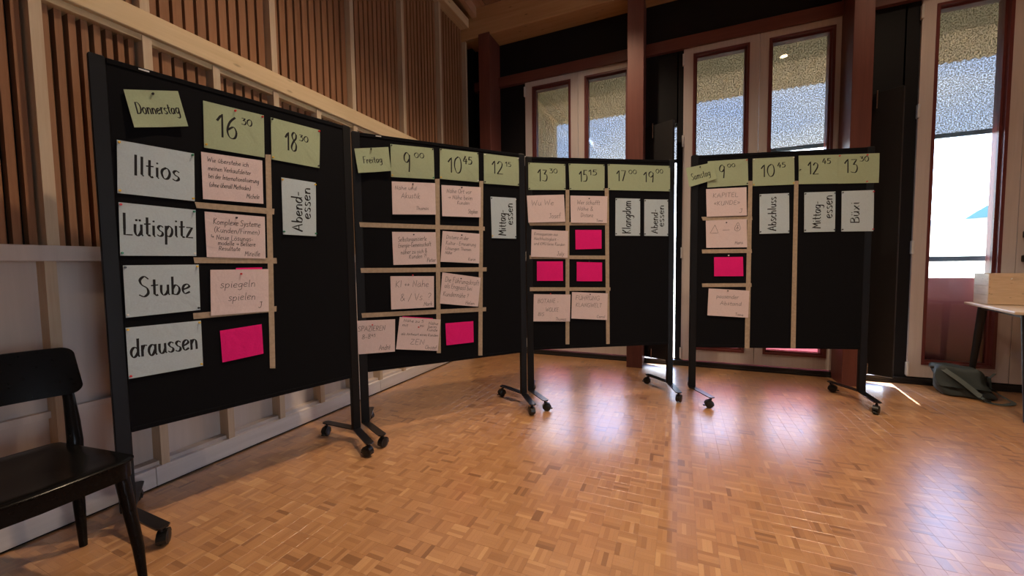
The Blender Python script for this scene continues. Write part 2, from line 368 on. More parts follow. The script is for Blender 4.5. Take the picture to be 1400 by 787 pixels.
# ---- left wall: slats above, plywood bays below
XW = -2.5
wl = tag(B(-2.75, -2.60, -4.0, 4.95, 0, 4.9).build('wall_left', M['void']), 'left wall of vertical wooden slats over pale plywood bays', kind=ST)
studs_up = [-1.2, -.52, .10, .445, .785, 1.165, 1.86, 2.56, 3.22, 3.88, 4.47]
studs_lo = [-1.2, -.86, -.52, -.20, .10, .445, .77, 1.13, 1.465, 1.80, 2.13, 2.445, 2.77, 3.10, 3.43, 3.76, 4.10, 4.42]
studs_mid = [-1.2, -.86, -.52, -.20, .10, .445, .785, 1.165, 1.49, 1.86, 2.20, 2.56, 2.88, 3.22, 3.55, 3.88, 4.2, 4.5]
for y in studs_lo: B(-2.60, -2.505, y - .016, y + .020, .10, 1.18).build('stud', M['stud'], wl)
for y in studs_mid: B(-2.60, -2.505, y - .018, y + .020, 1.24, 2.32).build('stud', M['stud'], wl)
for y in studs_up: B(-2.60, -2.505, y - .020, y + .020, 2.43, 4.10).build('stud', M['stud'], wl)
def slats(ys, z0, z1):
    for a, b in zip(ys[:-1], ys[1:]):
        w = b - a - .04; n = max(3, round(w / (0.042 if b < 1.2 else 0.058)))
        p = w / n
        for k in range(n):
            y0 = a + .02 + k * p
            g = 0.016 if b < 1.2 else 0.013
            xf = -2.55 - random.uniform(0, .004); ya, yb = y0 + g / 2, y0 + p - g / 2
            MB().prism([(-2.60, ya), (xf, ya), (xf, yb - .004), (xf - .005, yb), (-2.60, yb)], z0, z1).build('slat', M['slat'], wl)
slats([y for y in studs_mid if y > -.6], 1.24, 2.32)
slats([y for y in studs_up if y > -.6], 2.43, 4.10)
for a, b in zip(studs_lo[:-1], studs_lo[1:]):
    B(-2.60, -2.585, a + .018, b - .015, .09, 1.19).build('plywood_panel', M['ply'], wl)
    B(-2.585, -2.555, a + .02, b - .016, .485, .515).build('mid_rail', M['ply'], wl)
    B(-2.585, -2.53, a + .02, b - .016, .09, .125).build('bottom_rail', M['ply'], wl)
B(-2.60, -2.495, -4, 4.70, 1.178, 1.246, .003).build('ledge', M['ply'], wl)
B(-2.60, -2.49, -4, 4.70, 2.325, 2.44, .004).build('wall_beam', M['beam'], wl)
B(-2.60, -2.515, -4, 4.70, 2.295, 2.325, .002).build('beam_batten', M['beam'], wl)
B(-2.60, -2.44, -4, 4.70, 4.09, 4.20, .004).build('top_plate', M['beam'], wl)
bb = struct('baseboard_left', 'pale plywood skirting board along the slatted wall')
for k, (a, b) in enumerate(((-4.0, -.6), (-.598, 1.085), (1.087, 2.75), (2.752, 4.70))):
    B(-2.60, -2.50, a, b, 0.006, .105, .002).build('board', M['base'], bb)
B(-2.60, -2.505, -4, 4.7, 0, .006).build('shadow_gap', M['void'], bb)

# ---- window wall
YB = 4.705
wbk = struct('wall_back', 'black painted wall between the tall windows')
OPEN = [(-1.805, -.455), (-.385, -.031), (.015, 1.42), (1.56, 1.842), (1.93, 3.26), (3.95, 5.30)]
x = -2.6
for a, b in OPEN + [(7.0, 7.0)]:
    B(x - .012, a + .012, YB + .01, YB + .16, 0, 3.44).build('wall_pier', M['black'], wbk); x = b
B(-2.6, 7, YB + .01, YB + .16, 3.44, 3.95).build('wall_panel', M['black'], wbk)
for a, b in ((-.385, -.031), (1.56, 1.842)): B(a, b, YB + .01, YB + .16, 2.66, 3.44).build('wall_panel', M['black'], wbk)
for k in range(5):
    a, b = ((-2.6, -.53), (-.365, 1.37), (1.514, 3.45), (3.6, 5.45), (5.6, 7))[k]
    B(a, b, YB - .02, YB + .05, 0, .055, .002).build('baseboard_back', M['blackwood'], wbk)
    B(a, b, YB - .045, YB + .01, 3.41, 3.53, .003).build('rail', M['redrail'], wbk)
B(-2.6, 7, YB - .03, YB + .02, 0, .02).build('threshold', M['blackwood'], wbk)
B(-2.6, -2.50, 4.62, YB + .05, 0, 4.3).build('corner_board', M['blackwood'], wbk)
for nm, x0, x1 in (('trim_1', -2.30, -2.15), ('trim_2', -.53, -.365), ('trim_3', 1.37, 1.514), ('trim_4', 3.42, 3.58), ('trim_5', 5.45, 5.6)):
    tag(B(x0, x1, 4.41, YB + .01, 0, 3.97, .003).build(nm, M['redcol']), {'trim_1': 'dark red-brown wooden post in the far left corner', 'trim_2': 'red-brown wooden post left of the middle window', 'trim_3': 'red-brown wooden post right of the middle window'}.get(nm), kind=ST)
tag(B(-2.6, 7, 4.43, YB + .16, 3.95, 4.30, .006).build('trim_6', M['beamx']), 'large knotty timber beam above the window wall', kind=ST)

def leaf(win, x0, x1, z0, z1, gx0, gx1, gz0, gz1, idx):
    f = MB(); y0, y1 = YB - .012, YB + .055
    for a in ((x0, gx0, z0, z1), (gx1, x1, z0, z1), (gx0, gx1, z0, gz0), (gx0, gx1, gz1, z1)): f.box(a[0], a[1], y0, y1, a[2], a[3])
    fr = f.build('leaf_frame', M['frame'], win)
    b = MB(); w = .022; y0 -= .006
    for a in ((gx0, gx0 + w, gz0, gz1), (gx1 - w, gx1, gz0, gz1), (gx0 + w, gx1 - w, gz0, gz0 + w), (gx0 + w, gx1 - w, gz1 - w, gz1)): b.box(a[0], a[1], y0, y1 + .02, a[2], a[3], None)
    b.build('glazing_bead', M['bead'], win)
    b = MB(); w2 = w + .016
    for a in ((gx0 + w, gx0 + w2, gz0, gz1), (gx1 - w2, gx1 - w, gz0, gz1), (gx0 + w2, gx1 - w2, gz0 + w, gz0 + w2), (gx0 + w2, gx1 - w2, gz1 - w2, gz1 - w)): b.box(a[0], a[1], YB + .02, YB + .10, a[2], a[3], None)
    b.build('inner_bead', M['bead'], win)
    B(gx0 + w, gx1 - w, YB + .040, YB + .046, gz0 + w, gz1 - w).build('pane', M['glass'], win)
    hx = x0 - .012 if idx == 0 else x1 - .006
    for hz in (z1 - .12, 2.45, 1.25, .14): B(hx, hx + .018, y0 - .012, y0 + .02, hz - .06, hz + .06, .003).build('hinge', M['whitemetal'], win)
def window(n, x0, x1, label, bz=(2.265, 2.265), zt=3.42):
    w = struct('window_%d' % n, label); z0 = .068; xm = (x0 + x1) / 2
    fz0, fz1 = .185, zt - .075
    leaf(w, x0, xm - .0025, z0, zt, x0 + .093, xm - .088, fz0, fz1, 0)
    leaf(w, xm + .0025, x1, z0, zt, xm + .078, x1 - .088, fz0, fz1, 1)
    # handle pieces on the right leaf's meeting stile
    for hz in (1.135, 1.335): B(xm + .03, xm + .052, YB - .045, YB - .01, hz - .028, hz + .028, .006).build('handle_plate', M['bplast'], w)
    B(xm + .034, xm + .048, YB - .062, YB - .045, 1.14, 1.36, .005).build('lever_handle', M['bplast'], w)
    for a, b, z in ((x0 + .05, xm - .03, bz[0]), (xm + .03, x1 - .04, bz[1])):
        B(a, b, YB + .128, YB + .1286, z, 3.55).build('screen_blind', M['screen'], w)
        B(a, b, YB + .118, YB + .140, z - .04, z, .004).build('blind_bar', M['rail'], w)
    return w
window(1, -1.80, -.46, 'left double window behind the third pinboard')
window(2, .02, 1.415, 'middle double window behind the Samstag board', (2.235, 2.30))
window(3, 1.935, 3.255, 'right double window beside the table')
window(4, 3.955, 5.295, 'far right double window outside the picture')

# narrow black vent doors, both standing slightly open into the room
def vent(n, hx, ex, ey, label):
    d = struct('door_%d' % n, label, (hx, YB, 0)); a = math.atan2(ey - YB, ex - hx); d.rotation_euler = (0, 0, a); ln = math.hypot(ex - hx, ey - YB)
    B(0, ln, -.018, .018, .075, 2.645, .002).build('door_leaf', M['blackwood'], d)
    B(ln * .35, ln * .35 + .012, -.045, -.03, 2.50, 2.66, .003).build('handle', M['chrome'], d)
    B(ln * .35, ln * .35 + .012, -.045, -.03, .075, .18, .003).build('handle', M['chrome'], d)
vent(1, -.383, -.070, 4.545, 'narrow black vent door left ajar with a bright slit of daylight')
vent(2, 1.56, 1.778, 4.545, 'narrow black vent door left ajar behind the Samstag board')

B(-.42, .0, YB + .128, YB + .1286, 2.30, 3.0).build('screen_blind', M['screen'], wbk)
B(-.42, .0, YB + .118, YB + .140, 2.26, 2.30, .004).build('blind_bar', M['rail'], wbk)
# ---- ceiling
ce = struct('ceiling', 'boarded wooden ceiling')
def cz(y): return 4.30 + .10 * (4.5 - y)
for k in range(48):
    x0 = -2.6 + k * .2
    m = MB(); m.add([(x0, -4, cz(-4)), (x0 + .192, -4, cz(-4)), (x0 + .192, 4.95, cz(4.95)), (x0, 4.95, cz(4.95)), (x0, -4, cz(-4) + .05), (x0 + .192, -4, cz(-4) + .05), (x0 + .192, 4.95, cz(4.95) + .05), (x0, 4.95, cz(4.95) + .05)],
                     [(0, 3, 2, 1), (4, 5, 6, 7), (0, 1, 5, 4), (1, 2, 6, 5), (2, 3, 7, 6), (3, 0, 4, 7)])
    m.build('ceiling_board', M['ceil'], ce)
B(-2.7, 7.1, -4, 4.95, 5.25, 5.35).build('roof_slab', M['void'], ce)
for x in (-2.36, -.5, 1.45, 3.5, 5.4):
    m = MB(); z0, z1 = cz(-4) - .12, cz(4.43) - .12
    m.add([(x - .03, -4, z0), (x + .03, -4, z0), (x + .03, 4.43, z1), (x - .03, 4.43, z1), (x - .03, -4, z0 + .12), (x + .03, -4, z0 + .12), (x + .03, 4.43, z1 + .12), (x - .03, 4.43, z1 + .12)],
          [(0, 3, 2, 1), (4, 5, 6, 7), (0, 1, 5, 4), (1, 2, 6, 5), (2, 3, 7, 6), (3, 0, 4, 7)])
    m.build('rafter', M['ceil'], ce)
# ---- walls outside the picture
wr = struct('wall_right', 'right wall outside the picture, with an unseen window opening added for daylight')
B(7.0, 7.15, -4, -2.0, 0, 5.3).build('wall_pier', M['plain'], wr); B(7.0, 7.15, -.2, 4.95, 0, 5.3).build('wall_pier', M['plain'], wr)
B(7.0, 7.15, -2.0, -.2, 0, .2).build('wall_pier', M['plain'], wr); B(7.0, 7.15, -2.0, -.2, 2.8, 5.3).build('wall_pier', M['plain'], wr)
for q in (-1.1,): B(7.02, 7.10, q - .05, q + .05, .2, 2.8).build('added_mullion', M['frame'], wr)
B(7.05, 7.056, -2.0, -.2, .2, 2.8).build('pane', M['glass'], wr)  # unseen window, added to bring more daylight onto floor and left wall
tag(B(-2.75, 7.15, -4.15, -4.0, 0, 5.3).build('wall_front', M['plain']), kind=ST)
tag(B(-2.75, 7.15, YB + .16, YB + .30, 3.95, 5.3).build('trim_7', M['black']), kind=ST)

# ---- outside: terrace, eaves, red balustrade panels, meadow, hill
out = struct('terrace', 'terrace slab beyond the windows')
B(-12, 16, 4.87, 8.0, -.10, .04).build('slab', M['terrace'], out)
B(7.15, 16, -14, 4.87, -.10, .04).build('slab', M['terrace'], out)
eave = struct('eaves', 'overhanging eaves with a corrugated outer sheet')
B(-9, 14, 4.87, 5.85, 3.56, 3.66).build('soffit', M['eave'], eave)
m = MB(); vs = []; n = 690
for k in range(n + 1):
    x = -9 + 23 * k / n; z = 3.555 + .016 * math.sin(x * 2 * PI / .085)
    vs += [(x, 5.8, z), (x, 6.70, z), (x, 5.8, z + .012), (x, 6.70, z + .012)]
fs = []
for k in range(n):
    a = 4 * k; b = a + 4
    fs += [(a, a + 1, b + 1, b), (a + 2, b + 2, b + 3, a + 3), (a + 1, a + 3, b + 3, b + 1), (a, b, b + 2, a + 2)]
m.add(vs, fs, True); m.build('corrugated_sheet', M['tan'], eave)
B(-9, 14, 4.87, 6.66, 3.60, 3.70).build('roof_deck', M['eave'], eave)
tag(B(-2.3, -1.96, 4.87, 6.62, 0, 3.56).build('wall_outside', M['tan']), 'tan outside wall seen through the left window', kind=ST)
for k, (a, b) in enumerate(((-1.95, -.42), (0.0, 1.45), (1.9, 3.3), (3.9, 5.35))):
    bal = tag(empty('balustrade', (a, YB + .17, 0)), ('frosted balustrade with pink lower panel behind the left window', 'frosted balustrade with pink lower panel behind the middle window', 'dark red balustrade with grey rail behind the right window', 'dark red balustrade behind the far right window')[k], 'balustrade', 'balustrades outside the windows')
    if k < 2:
        B(0, b - a, 0, .012, .50, .968, .003).build('panel', M['frosted'], bal); B(0, b - a, 0, .012, .04, .495, .003).build('lower_panel', M['frostedpink'], bal)
    else: B(0, b - a, 0, .012, .04, .968, .003).build('panel', M['parapet'], bal)
    B(0, b - a, -.01, .035, 1.118, 1.165, .006).build('handrail', M['rail'], bal)
    for q in (.04, (b - a) / 2, b - a - .04): B(q - .015, q + .015, 0, .03, .96, 1.12).build('baluster', M['rail'], bal)
def ground(name, mt, x0, x1, y0, y1, fz, nx, ny):
    vs = []; fs = []
    for j in range(ny + 1):
        for i in range(nx + 1):
            x = x0 + (x1 - x0) * i / nx; y = y0 + (y1 - y0) * (j / ny) ** 1.6; vs.append((x, y, fz(x, y)))
    for j in range(ny):
        for i in range(nx): a = j * (nx + 1) + i; fs.append((a, a + 1, a + nx + 2, a + nx + 1))
    return MB().add(vs, fs, True).build(name, mt)
tag(ground('meadow', M['field'], -150, 150, 7.9, 120, lambda x, y: -.15 + max(0, y - 8) * .078 + .15 * math.sin(x * .13 + y * .05), 60, 40), 'pale sunlit meadow rising beyond the windows', kind=ST)
tag(ground('hillside', M['hills'], -220, 220, 112, 240, lambda x, y: 6.5 + (y - 112) * .03 + 16 * max(0, math.sin((x - 62) * .016)) ** 1.2 + 1.4 * math.sin(x * .31) * math.sin(y * .2), 160, 24), 'hazy wooded hillside on the horizon', kind=ST)
hs_ = tag(empty('farmhouse', (64, 118, 7.6), .5), 'small far farmhouse at the foot of the hill, seen through the right window', 'house')
B(-5, 5, -3, 3, 0, 2.6).build('wall', M['house'], hs_)
MB().prism([(-3.6, 0), (3.6, 0), (0, 2.4)], -5.6, 5.6, Matrix.Translation((0, 0, 2.5)) @ Matrix(((0, 0, 1, 0), (1, 0, 0, 0), (0, 1, 0, 0), (0, 0, 0, 1)))).build('roof', M['hills'], hs_)
for q in (-3, 0, 3): B(q - .5, q + .5, -3.06, -3, .9, 2.0).build('window', M['rail'], hs_)

# ---- ceiling lamps (warm)
def spot_lamp(x, y, z, power, label, col=(1.0, .74, .50)):
    t = tag(empty('ceiling_lamp', (x, y, z)), label, 'lamp', 'warm ceiling lamps')
    top = cz(y)
    MB().tube([(0, 0, .06), (0, 0, top - z)], .008, 8).build('stem', M['bmetal'], t)
    MB().lathe([(.055, 0), (.062, .02), (.062, .12), (.03, .15)], 20).build('lamp_shade', M['bmetal'], t)
    em = bpy.data.materials.get('warm_lamp_glow')
    if em is None:
        em = mat('warm_lamp_glow', (1, .8, .6)); bb_ = em.node_tree.nodes['Principled BSDF']
        bb_.inputs['Emission Color'].default_value = (1, .78, .52, 1); bb_.inputs['Emission Strength'].default_value = 30
    MB().lathe([(.052, -.006), (.052, .004)], 20).build('bulb', em, t)
    ld = bpy.data.lights.new('lamp_light', 'SPOT'); ld.energy = power; ld.color = col; ld.shadow_soft_size = .05; ld.spot_size = math.radians(118); ld.spot_blend = .9
    lo = bpy.data.objects.new('lamp_light', ld); COL.objects.link(lo); lo.parent = t; lo.location = (0, 0, -.06)
spot_lamp(-.80, 1.85, 4.40, 400, 'warm ceiling lamp above the Donnerstag board')
spot_lamp(1.50, 1.84, 4.42, 380, 'warm ceiling lamp mirrored in the middle window')
spot_lamp(-.75, 3.55, 4.20, 240, 'warm ceiling lamp behind the pinboards')
spot_lamp(1.9, 3.75, 4.20, 60, 'warm ceiling lamp near the right window')
spot_lamp(3.6, .2, 4.45, 380, 'warm ceiling lamp on the right, outside the picture')
# ================================================================== HANDWRITING (broad-nib stroke letters)
GL = {
 'a': (5.6, '4.4,4.6 2.6,5.5 .8,4.2 .4,2 1.5,0 3,.6 4.3,2.8/!4.5,5.4 4.4,1.2 5.2,.1'), 'b': (5.4, '!.9,10 .8,.4/.9,3.4 2.4,5.4 4.3,4.2 4.6,2 3.2,.1 .8,.5'),
 'c': (4.6, '4.2,4.7 2.6,5.5 .8,4 .5,1.8 2,0 4.2,.7'), 'd': (5.6, '4.4,4.4 2.6,5.5 .8,4.2 .4,2 1.6,0 3.2,.7 4.4,2.4/!4.7,10 4.5,1.2 5.2,.1'),
 'e': (4.8, '.7,2.6 2.6,3.1 4.2,4.1 3.2,5.5 1.2,4.8 .4,2.4 1.6,.1 4.3,.9'), 'f': (3.8, '4.2,9.2 2.8,10 1.8,8.4 1.7,4 1.6,0/!.2,5.4 3.6,5.6'),
 'g': (5.4, '4.4,4.6 2.6,5.5 .7,4.2 .5,2.1 1.8,.4 3.4,1.2 4.4,3/4.6,5.5 4.5,1 4.2,-2.6 2.4,-4 .5,-3.2'), 'h': (5.4, '!.9,10 .8,0/.8,3 2.3,5.2 4,5 4.4,2.8 4.4,0'),
 'i': (2.4, '!1.1,5.5 1.1,.8 1.8,0/!1.1,8.1 1.3,7.6'), 'j': (2.6, '1.6,5.5 1.6,0 1,-3.2 -.6,-3.4/!1.6,8.1 1.8,7.6'),
 'k': (5, '!.9,10 .8,0/!4,5.5 1,2.6 4.4,0'), 'l': (2.4, '!1.1,10 1,.8 1.8,0'),
 'm': (8, '!.8,5.5 .8,0/.8,3.2 2.2,5.4 3.6,4.9 3.8,2.6 3.8,0/3.8,3.2 5.2,5.4 6.8,4.9 7,2.6 7.1,0'), 'n': (5.4, '!.8,5.5 .8,0/.8,3.2 2.4,5.4 4,4.9 4.4,2.8 4.5,0'),
 'o': (5.2, '2.6,5.5 .8,4.4 .4,2.4 1.6,.1 3.6,.4 4.6,2.8 3.8,5 2.4,5.5'), 'p': (5.4, '!.8,5.5 .7,-4/.8,3.6 2.6,5.5 4.5,4.3 4.5,1.8 3,.1 .8,.7'),
 'q': (5.4, '4.4,4.6 2.6,5.5 .7,4.2 .5,2 2,0 4.4,1.6/!4.5,5.4 4.4,-4'), 'r': (3.8, '!.9,5.5 .8,0/.8,3 2,5.2 3.7,5.2'),
 's': (4.2, '3.7,4.9 2.2,5.6 .8,4.6 1.6,3.1 3.3,2.2 3.4,.7 1.8,0 .3,.7'), 't': (3.8, '!1.8,8.6 1.7,1 2.6,0 3.4,.3/!.2,5.5 3.6,5.7'),
 'u': (5.5, '.9,5.5 .8,2 1.8,.1 3.4,.6 4.4,2.4/!4.5,5.5 4.5,1 5.2,.1'), 'v': (4.8, '!.4,5.5 2.2,0 4.4,5.5'), 'w': (7.2, '!.4,5.5 1.8,0 3.6,4.4 5,0 6.8,5.5'),
 'x': (4.8, '!.6,5.5 4.2,0/!4.3,5.5 .4,0'), 'y': (4.8, '!.6,5.5 2.5,.6/4.5,5.5 2.4,-.4 .6,-4'), 'z': (4.8, '!.5,5.4 4.2,5.4 .4,.1 4.6,.1'),
 'A': (7, '!.3,0 3.4,10 6.4,0/!1.3,3.4 5.3,3.4'), 'B': (6, '!1,10 .9,0/1,9.8 4.4,9.6 4.7,7 1.2,5.3/1.2,5.3 5.2,4.6 5.2,1 .9,0'), 'C': (6.6, '6,8.6 3.8,10 1.2,8 .6,4 2.4,.3 6,1.2'),
 'D': (7, '!1,10 .9,0/.5,9.9 4.4,9.4 6.3,5.4 4.6,1 .6,.1'), 'E': (5.4, '!4.9,9.9 1,9.9 .9,0 5,0/!1,5.2 4.2,5.3'), 'F': (5.2, '!1,10 .9,0/!.6,9.9 5,9.9/!1,5.4 4,5.5'),
 'G': (7, '6.2,8.6 3.8,10 1.2,8 .6,4 2.4,.3 6.2,1.2/!3.8,4.4 6.4,4.4 6.2,.6'), 'H': (6.6, '!1,10 .9,0/!5.7,10 5.6,0/!1,5.2 5.6,5.4'), 'I': (2.4, '!1.2,10 1.1,0'),
 'J': (4.6, '!1.4,9.8 4.2,9.8/3.4,9.8 3.4,2.4 2,.1 .4,1.2'), 'K': (6, '!1,10 .9,0/!5.2,9.8 1.1,4.6 5.6,0'), 'L': (5.4, '!1,10 .9,.1 5.2,.1'),
 'M': (8, '!.6,0 1.4,10 4,3 6.6,10 7.4,0'), 'N': (6.8, '!.9,0 1,10 5.6,0 5.8,10'), 'O': (7, '3.6,10 1,7.8 .6,4 2.6,.1 5.4,1 6.3,5 5,9.2 3.4,10'), 'P': (5.6, '!1,10 .9,0/.8,9.8 4.6,9.4 4.8,6 1.1,4.8'),
 'R': (6, '!1,10 .9,0/.8,9.8 4.7,9.4 4.8,6.2 1.1,5/!2.4,5 5.4,0'), 'S': (5.8, '5.2,8.8 3.2,10.1 1,8.4 1.8,6 4.4,4.2 4.9,1.6 2.8,0 .4,1'), 'T': (6, '!.2,9.9 5.8,9.9/!3,9.9 2.9,0'),
 'U': (6.4, '1,10 .8,3 2.4,.1 4.6,.6 5.6,3.6/!5.7,10 5.7,0'), 'V': (6.2, '!.4,10 2.8,0 5.8,10'), 'W': (9, '!.4,10 2.2,0 4.5,7.6 6.4,0 8.6,10'), 'Z': (5.8, '!.6,9.8 5.2,9.8 .5,.1 5.4,.1'),
 '0': (6.2, '3.2,10 1,8 .5,4 2.2,.2 4.6,.8 5.6,4.6 4.8,9 3,10'), '1': (3.8, '!.2,6.8 2.6,10 2.6,0'), '2': (6, '.8,8 2.4,10 4.8,9 4.6,6 2.4,2.6 .5,.1/!.5,.1 5.6,.2'),
 '3': (5.4, '!.6,9.8 4.6,9.9 2.2,6.2/2.2,6.2 4.4,5.8 5,3 3.6,.3 .3,.8'), '4': (6, '!3.4,10 .5,3.2 5.6,3.4/!4.2,6.6 4,0'), '5': (5.4, '!4.8,9.9 1.4,9.8 1,6/1,6 3.4,6.4 4.9,4 3.8,.7 .4,.3'),
 '6': (5.6, '4.4,10 1.8,7.4 .5,3.4 1.6,.3 4,.3 4.9,3 3.6,5.4 .9,3.8'), '7': (5.2, '!.4,9.8 4.8,9.8 1.8,0'), '8': (5.6, '4.8,8.8 2.8,10 1.2,8.2 2.4,5.8 4.6,3.6 4.2,.7 2,.1 .7,1.8 2,4.6 4.4,7 4.6,9'),
 '9': (5.4, '4.7,8.4 2.8,10 .9,8.4 .9,5.8 2.8,4.8 4.6,6.6/4.8,8.8 4.7,4 4.3,0'), '-': (3.6, '!.4,3.2 3.2,3.3'), '/': (4, '!.2,-.6 3.8,10'), '&': (6.6, '6,.2 1.4,7.6 2.4,10 4,8.6 1.4,4.4 .8,1.6 2.6,.1 5.6,3.6'),
 '?': (4.6, '.6,8.4 2.4,10 4.2,8.6 3.8,6.4 2.2,4.6 2.2,2.8/!2.1,.8 2.3,.2'), '!': (2.2, '!1.2,10 1.1,3/!1,.8 1.2,.2'), '.': (2, '!.9,.5 1.1,.1'), '(': (3, '2.6,10.6 .8,7 .8,3 2.6,-1'), ')': (3, '.4,10.6 2.2,7 2.2,3 .4,-1'),
 '>': (7, '!.2,3.6 6,3.6/!4.2,5.4 6.2,3.6 4.2,1.6'), '=': (8, '!.6,3.6 7,3.6/!2.4,5.4 .6,3.6 2.4,1.8/!5.2,5.4 7,3.6 5.2,1.8'), '~': (6, '!1,9 1,4.6 5,4.6/!3.8,6 5,4.6 3.8,3.2'),
 '«': (5, '!2.4,7 .6,4.6 2.4,2/!4.4,7 2.6,4.6 4.4,2'), '»': (5, '!.6,7 2.4,4.6 .6,2/!2.6,7 4.4,4.6 2.6,2'),
 '^': (9, '!4.4,10 .4,0 8.6,0 4.4,10'), '_': (9, '!.4,3 8.4,3.2'), '@': (7, '3.4,10 2,8 3.4,6.6 4.8,8 3.4,10/1.4,7 .4,3 3.4,1 6.4,3 5.4,7/!3.4,6.6 3.4,2.6/!3.4,5 1.9,3.6/!3.4,5 4.9,3.6'),
 'ß': (5.6, '.9,0 .9,7 2.2,10 4.2,8.8 2.6,5.8 4.8,3.4 4,.6 2,.2'),
}
UML = {'ä': 'a', 'ö': 'o', 'ü': 'u', 'Ü': 'U', 'é': 'e'}
def _curve(st):
    straight = st.startswith('!'); P = [tuple(float(q) for q in p.split(',')) for p in st.lstrip('!').split()]
    if straight or len(P) < 3:
        out = []
        for a, b in zip(P[:-1], P[1:]):
            for k in range(3): out.append((a[0] + (b[0] - a[0]) * k / 3, a[1] + (b[1] - a[1]) * k / 3))
        return out + [P[-1]]
    out = []; n = len(P)
    for i in range(n - 1):
        p0 = P[max(0, i - 1)]; p1 = P[i]; p2 = P[i + 1]; p3 = P[min(n - 1, i + 2)]
        for k in range(4):
            t = k / 4
            out.append(tuple(.5 * (2 * p1[c] + (p2[c] - p0[c]) * t + (2 * p0[c] - 5 * p1[c] + 4 * p2[c] - p3[c]) * t * t + (3 * p1[c] - p0[c] - 3 * p2[c] + p3[c]) * t ** 3) for c in (0, 1)))
    return out + [P[-1]]
_gc = {}
def glyph(ch):
    if ch not in _gc:
        b = UML.get(ch, ch); adv, s = GL[b]; S = [_curve(q) for q in s.split('/')]
        if ch in 'äöü': S += [_curve('!1.6,8 1.8,7.3'), _curve('!3.6,8 3.8,7.3')]
        if ch == 'Ü': S += [_curve('!2.2,12.6 2.4,11.8'), _curve('!4.4,12.6 4.6,11.8')]
        if ch == 'é': S += [_curve('!2,6.8 3.4,8.4')]
        _gc[ch] = (adv, S)
    return _gc[ch]
def write(mb, text, x0, x1, base, cap, to, nib, thick, rnd, jit=0.25, slant=0.0, rise=0.0):
    """text between x0 and x1 (metres on the card), baseline at base, capitals cap high; to() maps card metres to the mesh"""
    tot = 0
    for ch in text: tot += 3.2 if ch == ' ' else glyph(ch)[0] + .7
    if tot <= 0: return
    ky = cap / 10; kx = (x1 - x0) / tot; cx = 0
    for ch in text:
        if ch == ' ': cx += 3.2; continue
        adv, S = glyph(ch); jy = rnd.uniform(-jit, jit); js = 1 + rnd.uniform(-.06, .06) * (jit > .1)
        for st in S:
            P = []
            for gx, gy in st:
                gy2 = gy * js + jy
                X = x0 + (cx + gx) * kx + gy2 * ky * slant; Y = base + gy2 * ky + rise * ((cx + gx) * kx)
                P.append((X, Y))
            n = len(P); V = []
            for i in range(n):
                a = P[max(0, i - 1)]; b = P[min(n - 1, i + 1)]; dx, dy = b[0] - a[0], b[1] - a[1]; L = math.hypot(dx, dy) or 1e-9; dx /= L; dy /= L
                w = max(thick * .5, nib * .5 * abs(dx * .5 + dy * .866)) if nib else thick * .5
                px, py = P[i]
                if i == 0: px -= dx * thick * .3; py -= dy * thick * .3
                if i == n - 1: px += dx * thick * .3; py += dy * thick * .3
                V.append((px - dy * w, py + dx * w)); V.append((px + dy * w, py - dx * w))
            vs = [to(*v) for v in V]
            mb.add(vs, [(2 * i, 2 * i + 1, 2 * i + 3, 2 * i + 2) for i in range(n - 1)])
        cx += adv + .7
